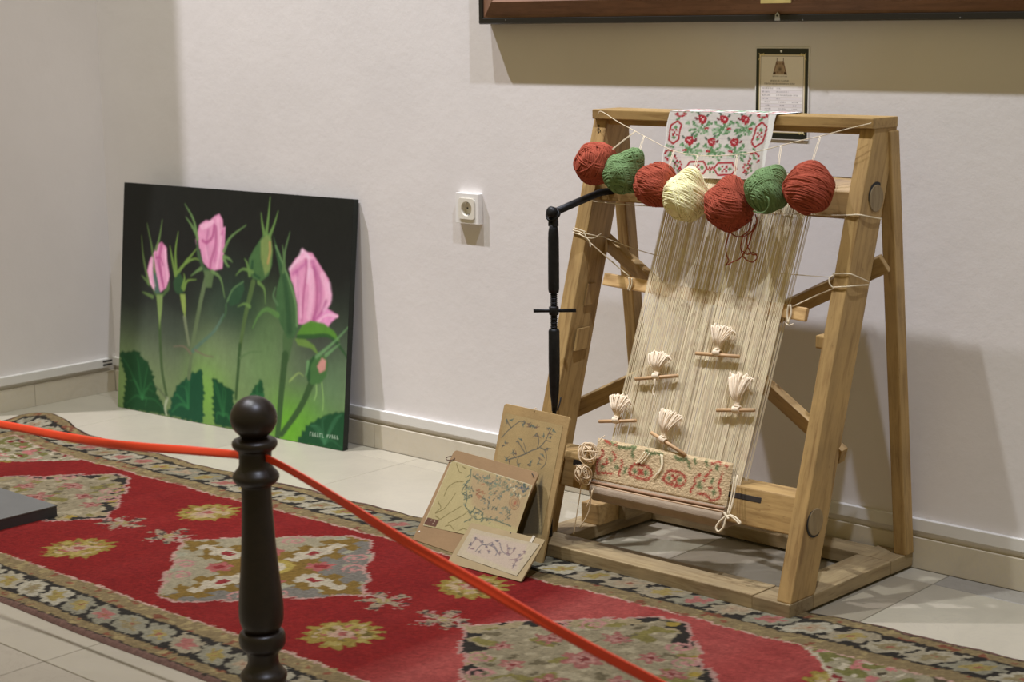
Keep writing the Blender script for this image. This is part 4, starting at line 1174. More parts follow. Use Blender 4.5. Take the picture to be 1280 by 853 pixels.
while z_ > tz(413):
    th += [(z_, .0085), (z_-.0022, .0066), (z_-.0044, .0085)]; z_ -= .0046
MB().lathe(th[::-1], Matrix.Translation((TX, TY, 0)), 20).build('threaded_rod', IRON, ts)
hd = _r0
zc = tz(388.5)
MB().tube([np.array((TX, TY, zc))-hd*0.046, np.array((TX, TY, zc))+hd*0.050], 0.0042, 10).build('cross_handle', IRON, ts, smooth=True)
MB().lathe([(zc-.010, .0095), (zc-.008, .0112), (zc+.008, .0112), (zc+.010, .0095)], Matrix.Translation((TX, TY, 0)), 20).build('handle_boss', IRON, ts, smooth=True)
prof = [(tz(411), .0105), (tz(414), .0125), (tz(450), .0128), (tz(470), .0125), (tz(490), .0105), (tz(503), .0075), (tz(514), .0062)]
MB().lathe(prof[::-1], Matrix.Translation((TX, TY, 0)), 20).build('lower_barrel', IRON, ts, smooth=True)
zb = tz(512)
MB().tube(smooth_path([(TX, TY, zb+.01), (TX, TY-.002, zb-.02), (TX, TY-.014, zb-.07), (TX+.002, TY-.021, 0.22), (TX+.004, TY-.022, .15), (TX+.003, TY-.020, .08), (TX, TY-.018, .033)], 6), .0048, 8).build('hook_rod', IRON, ts, smooth=True)
MB().tube(smooth_path([hp(697, 513, -.01), hp(700, 503, -.004), hp(701, 497, -.001)], 4), .0016, 6).build('tie_wire', IRON, ts, smooth=True)

# ================================================================== embroidered cloth over the top plank
cl_y = lambda z: -0.2185-(1.0-z)*0.10
class PlaneC:
    def uv(self, px, py):
        d = ray(px, py)
        # y = -0.2185-(1-z)*0.10
        t = ((-0.2185-0.10+0.10*CAM[2])-CAM[1])/(d[1]-0.10*d[2])
        p = CAM+t*d
        return (p[0]-2.39, p[2]-0.855)
PC = PlaneC()
CW, CH = 0.35, 0.152
cv = Canvas(190, 86, CW, CH, (194, 190, 184))
def PK_(x, y): return PC.uv(820+x/8.26, 132+y/8.26)
def KL(*q): return [PK_(*a) for a in q]
CR, CG, CG2 = (150, 40, 48), (86, 124, 84), (122, 152, 118)
wash = vnoise(cv.X*260, cv.Y*260)
cv.c *= (0.93+0.1*wash)[..., None]
for y0 in (130, 215, 320, 420, 520): cv.stroke(KL((110, y0+10), (1160, y0+40)), .0009, .0009, (168, 158, 160), .7)
def sq_(x, y, c, s_=11, a=1.0): cv.poly(KL((x-s_, y-s_), (x+s_, y-s_), (x+s_, y+s_), (x-s_, y+s_)), c, a, .6)
def stitches(c, *pts, s_=11):
    for x, y in pts: sq_(x, y, c, s_)
def rose_spray(cx, cy, fl=1):
    for (dx, dy) in ((-30, -38), (-12, -44), (10, -40), (28, -30), (-34, -12), (34, -10), (-26, 12), (24, 14), (-4, 32), (10, 26), (0, -20), (-14, -8), (18, 0), (-2, 10)): sq_(cx+dx*fl, cy+dy, CR, 12)
    for (dx, dy) in ((-14, 2), (4, -8), (14, -20)): sq_(cx+dx*fl, cy+dy, (222, 196, 196), 7)
    stitches((110, 56, 60), (cx-70*fl, cy-20), (cx-58*fl, cy-8)); stitches(CR, (cx-20*fl, cy+2), (cx+8*fl, cy-30), (cx-2*fl, cy+22), (cx+30*fl, cy-20), s_=11); stitches((84, 96, 84), (cx-40*fl, cy-75), (cx-32*fl, cy-62), (cx+62*fl, cy-55), (cx+52*fl, cy-40))
    for (dx, dy) in ((2, 50), (-2, 68), (-8, 86), (-16, 104), (-28, 122), (-50, 150), (-62, 166), (-74, 176), (-22, 80), (-40, 66), (-58, 58), (-74, 50), (-84, 36), (-92, 22), (-66, 92), (-84, 98), (-104, 96), (-116, 106), (-40, 104), (24, 66), (44, 52), (60, 42), (76, 30), (90, 36), (66, 18), (20, 96), (34, 108), (48, 120), (14, 116), (-60, 120), (-82, 128), (-96, 140), (26, 136), (-6, 140)): sq_(cx+dx*fl+random.uniform(-5, 5), cy+dy, random.choice((CG, CG, CG2)), random.uniform(10, 15))
    for _ in range(16): sq_(cx+random.uniform(-115, 90), cy+random.uniform(30, 150), (158, 178, 154), 9, .6)
    stitches(CR, (cx+34*fl, cy+86), (cx+48*fl, cy+82), (cx+60*fl, cy+86), s_=10)
for c in ((478, 150), (705, 150), (928, 155)): rose_spray(*c)
for c in ((345, 370), (580, 385), (815, 390)): rose_spray(c[0], c[1], -1)
def hexring(cx, cy, hx, hy, tilt, vertical=True):
    if vertical: q = [(0, -hy), (hx, -hy*.62), (hx, hy*.62), (0, hy), (-hx, hy*.62), (-hx, -hy*.62), (0, -hy)]
    else: q = [(-hx, 0), (-hx*.62, -hy), (hx*.62, -hy), (hx, 0), (hx*.62, hy), (-hx*.62, hy), (-hx, 0)]
    cv.stroke(KL(*[(cx+x-tilt*y, cy+y) for x, y in q]), .0044, .0044, CR, 1, per=1, soft=.7)
    for k in (-1, 1):
        dx, dy = ((0-tilt*k*55, k*48) if vertical else (k*52, 0))
        cv.poly(KL((cx+dx-22, cy+dy), (cx+dx, cy+dy-24), (cx+dx+22, cy+dy), (cx+dx, cy+dy+24)), (92, 128, 84), 1, .7)
    for k in ((-20, -22), (20, 22), (20, -22), (-20, 22)): sq_(cx+k[0], cy+k[1], CR, 11)
    sq_(cx, cy, CR, 9)
hexring(200, 275, 52, 118, .25); hexring(1068, 300, 55, 128, .28)
hexring(425, 640, 105, 62, 0, False); hexring(718, 655, 112, 62, 0, False)
stitches(CR, (205, 85), (225, 100), (245, 108), (268, 106), (288, 100), (305, 85), (220, 78), (290, 75), (1060, 105), (1080, 118), (1105, 125), (1130, 122), (1155, 112), (1075, 95), (1150, 95), (540, 660), (560, 640), (575, 655), (590, 640), (560, 670))
stitches(CG, (545, 600), (575, 590), (600, 595), (560, 690), (600, 690), (160, 420), (180, 430), (1030, 460), (1015, 448), (240, 130), (222, 142), (1105, 140), (1085, 150))
for cx, cy, fl in ((165, 560, 1), (1005, 590, -1)):
    stitches(CR, *[(cx+dx*fl, cy+dy) for dx, dy in ((-50, -90), (-30, -100), (0, -95), (20, -92), (-60, -70), (-55, -20), (-40, -5), (35, -40), (50, -20), (60, 10), (95, 20), (105, 50), (90, 80), (70, 95), (100, 100), (40, 40), (55, 60))])
    stitches((92, 128, 84), *[(cx+dx*fl, cy+dy) for dx, dy in ((-15, -60), (-5, -45), (-25, -40), (-8, -75), (20, 10), (30, 55), (60, 70), (75, 30), (20, 85), (55, 110))])
    stitches((80, 52, 52), *[(cx+dx*fl, cy+dy) for dx, dy in ((40, -55), (48, 25), (30, 30), (80, 110), (70, 125))], s_=10)
stitches(CG2, (300, 60), (370, 62), (420, 64), (570, 72), (610, 62), (820, 75), (850, 70), (930, 70), (335, 170), (320, 185), (345, 190), (110, 405), (130, 415))
# white selvedge down both sides, along the bottom hem
cv.poly(KL((20, 0), (150, 0), (80, 560), (90, 760), (0, 760)), (224, 220, 214)); cv.poly(KL((1195, 0), (1300, 0), (1300, 760), (1060, 760), (1110, 500)), (224, 220, 214))
cv.poly(KL((60, 735), (1100, 770), (1100, 840), (60, 820)), (222, 216, 208))
q_tl, q_tr, q_bl, q_br = PK_(140, 55), PK_(1252, 75), PK_(45, 745), PK_(1075, 765)
NF = 86
full = Canvas(190, NF+46, 1, 1, (216, 212, 206))
S_ = np.linspace(0, 1, 190)[None, :]; T_ = np.linspace(0, 1, NF)[:, None]
ax = (q_bl[0]*(1-S_)+q_br[0]*S_)*(1-T_)+(q_tl[0]*(1-S_)+q_tr[0]*S_)*T_
ay = (q_bl[1]*(1-S_)+q_br[1]*S_)*(1-T_)+(q_tl[1]*(1-S_)+q_tr[1]*S_)*T_
ii = np.clip((ax/cv.px).round().astype(int), 0, cv.nx-1); jj = np.clip((ay/cv.py).round().astype(int), 0, cv.ny-1)
full.c[:NF] = cv.c[jj, ii]
full.c[NF:] = full.c[NF-1:NF-47:-1]
wv_ = 0.0022*np.sin(S_*17+T_*3)*(1-T_)+0.004*np.exp(-((S_-1)/.06)**2)*(1-T_)-0.004*np.exp(-(S_/.06)**2)*(1-T_)
px_ = 2.39+ax+0.0015*np.sin(T_*14+S_*5); pz_ = 0.855+ay; py_ = cl_y(pz_)+wv_-.001
top = np.linspace(0, 1, 46)[:, None]
xt = (px_[-1:]+0*top); zt_top = pz_[-1:].mean()
L1 = 0.100; L2 = 0.030
s_arc = top*(L1+L2)
yt = np.where(s_arc < L1, -0.2195+s_arc, -0.1170-0.0005*np.sin(s_arc*90))+0*S_
zt = np.where(s_arc < L1, 1.0028, 1.0028-(s_arc-L1))+0*S_
PX = np.concatenate([px_, xt]); PY = np.concatenate([py_, yt]); PZ = np.concatenate([np.minimum(pz_, 1.0026), zt])
clo = grid_object('embroidered_cloth', full, lambda X_, Y_: (PX, PY, PZ), M_vcol('cross_stitch_cloth', 0.9, 0.08, 500, 0.35, 700, 0.0008, 0.2), None, None, 0.76)
tag(clo, 'white cloth cross-stitched with red roses, draped over the top bar of the loom', 'cloth')

# ================================================================== balls of wool on a string
BY = -0.292
BALL_PX = [(744.5, 204.5, 26.5), (780, 217, 26.0), (820, 231.5, 28.0), (857.5, 247, 30.0), (911, 258, 31.5), (959, 238.5, 28.0), (1011, 236.5, 31.5)]
BALL_CR = []
for x_, y_, r_ in BALL_PX:
    c_ = hit(x_, y_, 1, BY)
    BALL_CR.append((c_, r_*((c_-CAM)@_f)/F))
def yarn_ball(px, py, rpx, mat, nub, namp, wind, seed, label, tie, group=None):
    c = hit(px, py, 1, BY); t = (c-CAM)@_f
    Rb = rpx*t/F
    ob = root('yarn_ball', tuple(c), label, 'yarn ball', group)
    r_ = np.random.default_rng(seed)
    nb = hit(*nub, 1, BY)-c; nb = nb/np.linalg.norm(nb)
    flats = []                                        # (direction, distance) of the planes it is pressed against
    for c2, R2 in BALL_CR:
        v_ = c2-c; dd = np.linalg.norm(v_)
        if 1e-6 < dd < Rb+R2+0.02:
            flats.append((v_/dd, (dd*dd+Rb*Rb-R2*R2)/(2*dd)-0.0008))
    gw = np.array([0, 1, -LEAN])/math.hypot(1, LEAN)
    flats.append((gw, ((yleg(c[2], OW)-c[1])/math.hypot(1, LEAN))-0.0014))
    def shape(d):                                     # d unit vectors -> surface radius
        rr0 = free(d)
        for nv_, t_ in flats:
            k_ = float(d@nv_)
            if k_ > 0.05: rr0 = min(rr0, t_/k_)
        return rr0
    def free(d):
        k = np.clip(d@nb, 0, 1)
        return Rb*(1+namp*k**11+0.03*np.sin(d@np.array([5.1, 3.3, 4.2])+seed)+0.02*np.sin(d@np.array([-7, 9, 6.])+2*seed))
    # body
    n, m = 40, 24
    vs = []
    for i in range(m+1):
        th_ = math.pi*i/m
        for k in range(n):
            d = np.array([math.sin(th_)*math.cos(2*math.pi*k/n), math.sin(th_)*math.sin(2*math.pi*k/n), math.cos(th_)])
            vs.append(c+d*shape(d)*0.955)
    fs = [(i*n+k, i*n+(k+1) % n, (i+1)*n+(k+1) % n, (i+1)*n+k) for i in range(m) for k in range(n)]
    MB().add(vs, fs).build('wool_core', mat, ob, smooth=True)
    mb = MB()
    # bands of parallel turns; the winding axis changes from band to band
    base = wind[0]*_r+wind[1]*_u+wind[2]*_f
    for bnd in range(9):
        a = base+(0 if bnd < 3 else 1)*r_.normal(0, .75 if bnd > 4 else .35, 3)
        a = a/np.linalg.norm(a)
        e1 = np.cross(a, [0.3, 0.5, 0.81]); e1 /= np.linalg.norm(e1); e2 = np.cross(a, e1)
        lo_, hi_ = ((-.92, .92) if bnd < 3 else sorted(r_.uniform(-.75, .75, 2)))
        cnt = 17 if bnd < 3 else max(int((hi_-lo_)*11), 4)
        for j in range(cnt):
            h_ = lo_+(hi_-lo_)*(j+r_.uniform(.2, .8))/cnt
            q = math.sqrt(1-h_*h_); ph = r_.uniform(0, 6.28); tw = r_.normal(0, .06)
            pts = []
            ns = 44
            for k in range(ns):
                an_ = 2*math.pi*k/ns
                d = a*(h_+tw*math.sin(an_+ph))+(e1*math.cos(an_)+e2*math.sin(an_))*q
                d /= np.linalg.norm(d)
                pts.append(c+d*(shape(d)*(0.968+0.022*(bnd/9))+0.0006*math.sin(an_*3+ph)))
            mb.loop(pts, 0.00165, 5)
    o = mb.build('wound_strands', mat, ob, smooth=True); o['kind'] = 'stuff'
    # tie to the hanging string
    tp = np.array(tie_at(tie))
    s0 = c+nb*shape(nb)*0.93
    yarn('hanging_loop', [tp, (tp+s0)/2+np.array([0, -.002, 0]), s0], 0.0007, STRING, ob, 4, 5)
    yarn('hanging_loop', [tp+[.002, .001, 0], (tp+s0)/2+np.array([.003, -.001, 0]), s0+[.003, 0, 0]], 0.0007, STRING, ob, 4, 5)
    return ob, c, Rb
line_px = [(747, 143, -.222), (752, 139.5, -.2215), (772, 152, -.236), (794, 164, -.246), (816, 176, -.252), (842, 188.5, -.256), (872, 194, -.258), (902, 194.5, -.258), (930, 192, -.257), (952, 188, -.255), (976, 182, -.252), (1000, 176, -.248), (1030, 169, -.242), (1060, 161, -.234), (1089, 154, -.2225)]
line_pts = [hit(x, y, 1, yy) for x, y, yy in line_px]
hs = MB().tube(smooth_path(line_pts, 6), 0.0009, 6).build('hanging_string', STRING, smooth=True)
tag(hs, 'thin white string slung across the top of the loom, carrying the balls of wool', 'string')
lp2 = smooth_path(line_pts, 6)
def tie_at(px):
    best = min(lp2, key=lambda p: abs((640+F*((p-CAM)@_r)/((p-CAM)@_f))-px))
    return best
balls = []
GB = 'balls of wool on the loom string'
balls.append(yarn_ball(744.5, 204.5, 26.5, REDY, (772, 180), .16, (1, -.15, .3), 1, 'red wool ball hanging at the end of the string, beside the iron lever', 794, GB))
balls.append(yarn_ball(780, 217, 26.0, GREENY, (801, 186), .52, (.2, 1, .1), 2, 'green wool ball with a twisted tuft, hanging between two red balls by the lever', 806, GB))
balls.append(yarn_ball(820, 231.5, 28.0, REDY, (842, 200), .14, (.55, .8, .1), 3, 'red wool ball hanging between a green ball and the cream ball', 842, GB))
balls.append(yarn_ball(857.5, 247, 30.0, CREAMY, (869, 208), .36, (.45, .85, .2), 4, 'cream wool ball, the only pale one on the string', 872, GB))
balls.append(yarn_ball(911, 258, 31.5, REDY, (919, 215), .30, (.9, .35, .2), 5, 'red wool ball with loose strands trailing over the warp', 921, GB))
balls.append(yarn_ball(959, 238.5, 28.0, GREENY, (974, 205), .30, (.55, .75, .3), 6, 'green wool ball with a stray loop on its front, between two red balls', 975, GB))
balls.append(yarn_ball(1011, 236.5, 31.5, REDY, (1015, 198), .16, (.35, .9, .2), 7, 'red wool ball hanging last on the string, against the loom leg with tenon ends', 1025, GB))
def bpt(b_, px, py, k=0.0):                          # on the front of a ball
    return hit(px, py, 1, BY-k)
b5 = balls[4][0]
for q in (((912, 290), (908, 305), (908, 318), (911, 326), (907, 332), (915, 328), (926, 322), (936, 306), (940, 292), (944, 280)), ((914, 292), (922, 296), (934, 294), (944, 284)), ((928, 296), (926, 310), (930, 322), (940, 328), (946, 322), (942, 316), (934, 318), (928, 314)), ((934, 292), (934, 306), (940, 318), (946, 318)), ((944, 268), (946, 278), (942, 290)), ((940, 274), (936, 288), (926, 296))):
    yarn('loose_strand', [hit(x, y, 1, -0.272-0.00045*(y-270)*0+(-.0004*(y-270))) for x, y in q], 0.0013, REDY, b5, 6, 5)
b6 = balls[5][0]; c6, R6 = balls[5][1], balls[5][2]
yarn('stray_loop', [hit(x, y, 1, BY-R6*k) for x, y, k in ((942, 264, .72), (948, 266, .82), (956, 265, .86), (961, 258, .95), (961, 250, 1.0), (958, 246, 1.0))], 0.0019, GREENY, b6, 6, 6)
yarn('stray_end', [balls[0][1]+np.array(v) for v in ((-.036, -.012, .002), (-.045, -.012, -.004), (-.050, -.011, -.006))], .0011, REDY, balls[0][0], 4, 5)

# ================================================================== bobbins on the warp
def bobbin(p0, p1, knot, fan, hue, label, seed, width):
    """dowel between two pixels, yarn tuft fanning from the knot to the fan pixel"""
    OFF = OW-0.012
    a, b_ = hp(*p0, OFF), hp(*p1, OFF)
    kx = hp(*knot, OFF)
    ob = root('yarn_bobbin', tuple(kx), label, 'bobbin', 'dowel bobbins with cotton tufts on the warp')
    MB().tube([a, b_], 0.0040, 10).build('dowel', DOWEL, ob, frame_matrix((a+b_)/2, b_-a), smooth=True)
    d = (b_-a)/np.linalg.norm(b_-a)
    mb = MB()
    for k in range(7):
        cc = kx+d*(k-3)*0.0024
        e1 = np.cross(d, [0, -1, 0.0]); e1 /= np.linalg.norm(e1); e2 = np.cross(d, e1)
        rr_ = 0.0062+0.0012*(1-abs(k-3)/3.0)
        mb.loop([cc+(e1*math.cos(t_)+e2*math.sin(t_))*rr_+d*0.0012*math.sin(t_) for t_ in np.linspace(0, 2*math.pi, 15)[:-1]], 0.0019, 5)
    mb.build('cotton_wrap', COTTON, ob, smooth=True)
    r_ = np.random.default_rng(seed)
    tip = hp(*fan, OFF)
    ax_ = tip-kx; L = np.linalg.norm(ax_); ax_ /= L
    nrm = np.cross(PW.e, PW.u)
    sd = np.cross(ax_, nrm); sd /= np.linalg.norm(sd)
    mb = MB()
    for k in range(44):
        w0 = (k+.5)/44*2-1+r_.normal(0, .06)
        ln = L*(1.0-0.10*abs(w0)**2+r_.normal(0, .045))
        h0 = r_.uniform(0.0, 0.010)
        base = kx+ax_*0.004+sd*w0*0.004+nrm*0.002
        mid = kx+ax_*ln*.55+sd*w0*width*.52+nrm*(0.004+h0)+sd*r_.normal(0, .0015)
        end = kx+ax_*ln+sd*w0*width+nrm*(0.002+h0*.6)
        back = kx+ax_*ln*.9+sd*(w0+.16)*width+nrm*(0.001+h0*.4)
        pts = [base, kx+ax_*ln*.25+sd*w0*width*.22+nrm*0.004, mid, end, back]
        if k % 5 == 0: pts.append(kx+ax_*ln*.62+sd*(w0+.22)*width*.9+nrm*0.003)
        mb.tube(smooth_path(pts, 4), 0.0014, 5)
    tf = mb.build('cotton_tuft', COTTON, ob, smooth=True); tf['kind'] = 'stuff'
    mb = MB()
    mb.loop([kx+ax_*0.007+(sd*math.cos(t_)*0.0062+nrm*math.sin(t_)*0.0052)+nrm*.002 for t_ in np.linspace(0, 2*math.pi, 13)[:-1]], 0.0015, 5)
    mb.build('binding', COTTON, ob, smooth=True)
    return ob
bobbin((870, 442), (924, 446), (897, 441), (905, 409), 0, 'uppermost bobbin on the warp, straight dowel and a bushy round cotton tuft', 1, .031)
bobbin((794, 474), (847, 470), (821, 470), (826, 442), 0, 'bobbin with a flat-topped fan tuft and a thread dangling under its dowel', 2, .028)
bobbin((896, 513), (943, 513), (921, 512), (927, 470), 0, 'bobbin with the longest tuft, below the uppermost bobbin at the warp edge', 3, .029)
bobbin((749, 527), (795, 526), (771, 525), (778, 496), 0, 'level bobbin just above the twine hanks, with a small fan tuft', 4, .028)
bobbin((814, 541), (857, 569), (829, 550), (841, 516), 0, 'bobbin with a steeply slanting dowel touching the woven strip', 5, .029)
yarn('dangling_thread', [hp(x, y, OW-.018) for x, y in ((819, 474), (818, 482), (816, 489), (817, 495))], .0013, COTTON, bpy.data.objects['yarn_bobbin.001'], 5, 5)

# ================================================================== hanks of twine at the strip's side
def hank(px, py, rx, rz, label, seed, dangles, yh=-0.436):
    c = hit(px, py, 1, yh)
    ob = root('twine_hank', tuple(c), label, 'twine', 'twine hanks beside the woven strip')
    r_ = np.random.default_rng(seed)
    mb = MB()
    for k in range(46):
        a_ = r_.normal(0, 1, 3); a_ /= np.linalg.norm(a_)
        if k % 3: a_ = np.array([0.5, -.8, .2])+r_.normal(0, .5, 3); a_ /= np.linalg.norm(a_)
        e1 = np.cross(a_, [.31, .2, .9]); e1 /= np.linalg.norm(e1); e2 = np.cross(a_, e1)
        s_ = r_.uniform(.35, 1.0); of = r_.normal(0, .18, 3)
        pts = [c+np.array([rx, .013, rz])*((e1*math.cos(t_)*s_+e2*math.sin(t_)*s_*r_.uniform(.92, 1.0))+of) for t_ in np.linspace(0, 2*math.pi, 21)[:-1]]
        mb.loop(pts, 0.0014, 5)
    o = mb.build('coiled_twine', HANK, ob, smooth=True); o['kind'] = 'stuff'
    for q in dangles:
        yarn('loose_end', [hit(x, y, 1, yy) for x, y, yy in q], .0013, HANK, ob, 6, 5)
hank(735.5, 567, .020, .023, 'round twine hank, upper of the two at the side of the woven strip', 4, [((748, 553, -.418), (752, 548, -.412), (756, 545, -.405))], -0.420)
hank(728, 593, .018, .021, 'lower twine hank at the woven strip, with long ends hanging to the base', 9,
     [((727, 604, -.436), (724, 625, -.436), (720, 650, -.436), (717, 668, -.436)), ((742, 611, -.440), (738, 624, -.441), (733, 634, -.441)), ((740, 613, -.440), (736, 640, -.441), (725, 660, -.441))])

# ================================================================== embroidery boards
def board_thing(Rb, t, mat, name, label, corner=0.008):
    ob = root(name, tuple(Rb.p(Rb.w/2, 0)), label, 'embroidery board')
    n = 5
    ol = []
    for (cx_, cy_, a0) in ((Rb.w-corner, Rb.h-corner, 0), (corner, Rb.h-corner, 90), (corner*.4, corner*.4, 180), (Rb.w-corner*.4, corner*.4, 270)):
        cr = corner if a0 < 180 else corner*.4
        for k in range(n):
            an_ = math.radians(a0+90*k/(n-1))
            ol.append((cx_+cr*math.cos(an_), cy_+cr*math.sin(an_)))
    M = Rb.M()
    MB().prism([tuple(Rb.p(x, y, -t)) for x, y in ol], [tuple(Rb.p(x, y, 0)) for x, y in ol]).build('backing_board', mat, ob, M, 0.0006, segs=1)
    return ob
FAB = M_vcol('embroidered_linen', 0.9, 0.14, 350, 0.4, 600, 0.0008, 0.2)
# tall board
RA = Rect(2.1217, -0.5150, 0.009, -0.0078, 0.2009, 0.3343, 0.2804, -0.020)
ba = board_thing(RA, 0.006, CARDA, 'embroidery_board', 'tall brown board with a dark vine embroidery, leaning against the loom leg')
cvA = Canvas(150, 250, RA.w-0.026, RA.h-0.040, (148, 128, 88))
fx, fy = 0.010, 0.018
cvA.c *= (0.82+0.3*fbm(cvA.X*28, cvA.Y*28))[..., None]
def A_(x, y):
    u_, v_ = RA.uv(600+x/4.74, 500+y/4.74); return (u_-fx, v_-fy)
VI = (74, 76, 70)
for w_, q in ((3, ((130, 225), (160, 190), (200, 155), (240, 128), (270, 135))), (3, ((185, 165), (170, 140), (160, 115))), (3.5, ((150, 360), (200, 345), (260, 325), (310, 300), (350, 285), (390, 240), (410, 195), (425, 170))), (3, ((270, 318), (240, 270), (225, 240))), (3, ((340, 290), (350, 250), (345, 215))), (3, ((360, 285), (385, 300), (395, 340), (385, 385), (360, 410))), (2.5, ((230, 340), (220, 370), (235, 390))), (2.5, ((280, 320), (260, 255))), (2.5, ((395, 240), (420, 250))), (2.5, ((385, 300), (400, 285))), (2.5, ((215, 345), (195, 320), (205, 300)))):
    cvA.stroke([A_(*p) for p in q], w_*.0009, w_*.0007, VI, .85)
r_ = random.Random(8)
for (x, y) in ((160, 120), (190, 120), (265, 140), (290, 145), (315, 155), (335, 165), (410, 170), (435, 180), (415, 200), (140, 270), (150, 255), (225, 245), (245, 235), (345, 215), (380, 215), (330, 210), (200, 305), (215, 320), (160, 350), (175, 365), (225, 385), (285, 385), (300, 370), (355, 350), (345, 375), (400, 290), (375, 330), (255, 150), (300, 160), (420, 225)):
    for k in range(4):
        an_ = r_.uniform(0, 6.28); l_ = r_.uniform(9, 22)
        cvA.stroke([A_(x, y), A_(x+l_*math.cos(an_), y+l_*math.sin(an_))], .0036, .0016, r_.choice((VI, (84, 96, 84), (104, 82, 66))), .75)
cvA.poly([A_(*p) for p in ((372, 450), (372, 800), (230, 800), (235, 760), (320, 560))], (64, 62, 52), .75, 6)
for k in range(14):
    cvA.stroke([A_(335+k*2, 470+k*22), A_(345+k, 500+k*22)], .005, .003, (176, 158, 116), .4, soft=3)
grid_object('linen_panel', cvA, RA.pos(0.0008, x0=fx, y0=fy), FAB, ba, RA.M(), 0.74)
yarn('hanging_thread', [RA.p(RA.w*.47, RA.h-.004, .001), RA.p(RA.w*.47, RA.h+.004, .0), RA.p(RA.w*.49, RA.h+.002, -.004)], .0009, HANK, ba, 4, 5)
# middle board
RB_ = Rect(1.9765, -0.5810, 0.009, -0.1132, 0.2958, 0.2348, 0.6040)
bbd = board_thing(RB_, 0.005, CARD, 'embroidery_board', 'wide kraft-brown board with a yellow floral embroidery, a wire ring at its corner', 0.010)
def B_(x, y): return RB_.uv(510+x/4.739, 555+y/4.739)
q0, q1, q2, q3 = B_(92, 485), B_(620, 600), B_(262, 98), B_(738, 245)
cvB = Canvas(210, 165, RB_.w, RB_.h, (172, 158, 112))
cvB.c *= (0.92+0.16*fbm(cvB.X*60, cvB.Y*60))[..., None]
cvB.poly([B_(*p) for p in ((380, 150), (740, 245), (640, 500), (470, 450), (380, 360), (370, 250))], (164, 140, 104), .8, 10)
GN, GR2, BR = (78, 92, 76), (112, 124, 100), (104, 92, 50)
for q in (((290, 120), (305, 165), (320, 172)), ((215, 310), (240, 260), (280, 230), (330, 225)), ((165, 415), (220, 380), (285, 292)), ((190, 450), (250, 410), (320, 370)), ((240, 470), (320, 430), (360, 400)), ((180, 345), (195, 380), (165, 410)), ((165, 430), (185, 445), (180, 470)), ((220, 490), (250, 485), (275, 515)), ((305, 515), (330, 505), (355, 512)), ((325, 135), (345, 150))):
    cvB.stroke([B_(*p) for p in q], .0022, .0018, BR, .9)
for q in (((375, 150), (370, 200), (345, 240), (330, 260)), ((330, 260), (320, 290), (345, 310), (350, 340), (340, 370), (365, 400), (370, 420)), ((370, 420), (400, 385), (440, 410), (440, 440), (410, 450), (385, 430)), ((345, 200), (365, 185)), ((335, 330), (370, 320)), ((440, 440), (500, 450), (560, 470), (610, 490)), ((335, 465), (375, 445))):
    cvB.stroke([B_(*p) for p in q], .0030, .0024, GN, .9)
r_ = random.Random(12)
def tuft(cx_, cy_, sp_, n_, cols_, al=.8, ln=(8, 20)):
    for k in range(n_):
        x = cx_+r_.gauss(0, sp_[0]); y = cy_+r_.gauss(0, sp_[1]); an_ = r_.uniform(0, 6.28); l_ = r_.uniform(*ln)
        cvB.stroke([B_(x, y), B_(x+l_*math.cos(an_)*.6, y+l_*math.sin(an_)*.5), B_(x+l_*math.cos(an_+.5), y+l_*math.sin(an_+.5))], .0038, .0018, r_.choice(cols_), al)
CB = [GN, GR2, (96, 110, 100), (130, 122, 92), (70, 80, 74)]
tuft(455, 205, (28, 20), 24, CB); tuft(530, 235, (35, 18), 24, CB); tuft(585, 265, (25, 30), 24, CB); tuft(640, 280, (22, 30), 24, CB+[(196, 186, 150)]); tuft(500, 300, (30, 35), 22, CB+[(150, 110, 78)]); tuft(430, 300, (14, 22), 14, [(150, 100, 72), (132, 92, 66)]); tuft(560, 390, (28, 14), 18, CB); tuft(690, 270, (14, 22), 20, [(72, 84, 92), GN]); tuft(480, 370, (18, 14), 10, CB); tuft(340, 275, (12, 40), 16, CB); tuft(375, 280, (8, 16), 8, CB); tuft(500, 450, (60, 12), 22, CB, .8, (5, 10)); tuft(400, 415, (22, 18), 12, CB)
for k in range(4): cvB.stroke([B_(632+30*math.cos(t_)*(1-.22*k), 350+42*math.sin(t_)*(1-.22*k)) for t_ in np.linspace(0, 6.28, 9)], .0016, .0016, ((120, 84, 60), (160, 120, 80))[k % 2], .8, per=2)
cvB.blob(B_(635, 352), .004, .005, (150, 70, 56), .8)
cvB.poly([B_(*p) for p in ((95, 480), (118, 438), (185, 455), (165, 495))], (92, 58, 48), .95)
for q in ((140, 455), (160, 462), (150, 475)): cvB.blob(B_(*q), .0016, .0016, (190, 170, 140), .9, True)
edge_c = (206, 194, 160)
cvB.stroke([B_(92, 485), B_(262, 98)], .0022, .0022, edge_c, .9); cvB.stroke([B_(262, 98), B_(738, 245)], .0024, .0024, edge_c, .9); cvB.stroke([B_(738, 245), B_(620, 600)], .0030, .0030, edge_c, .9); cvB.stroke([B_(92, 485), B_(340, 560)], .0030, .0030, edge_c, .9)
s = cvB.X/RB_.w; t = cvB.Y/RB_.h
axB = (q0[0]*(1-s)+q1[0]*s)*(1-t)+(q2[0]*(1-s)+q3[0]*s)*t; ayB = (q0[1]*(1-s)+q1[1]*s)*(1-t)+(q2[1]*(1-s)+q3[1]*s)*t
resample(cvB, (axB, ayB))
def posB(X_, Y_):
    Q = RB_.o+axB[..., None]*RB_.e+ayB[..., None]*RB_.u+(0.0009+0.0005*np.sin(axB*60))[..., None]*RB_.n
    return Q[..., 0], Q[..., 1], Q[..., 2]
grid_object('linen_panel', cvB, posB, FAB, bbd, RB_.M(), 1.2)
cr_ = RB_.p(*B_(252, 85))
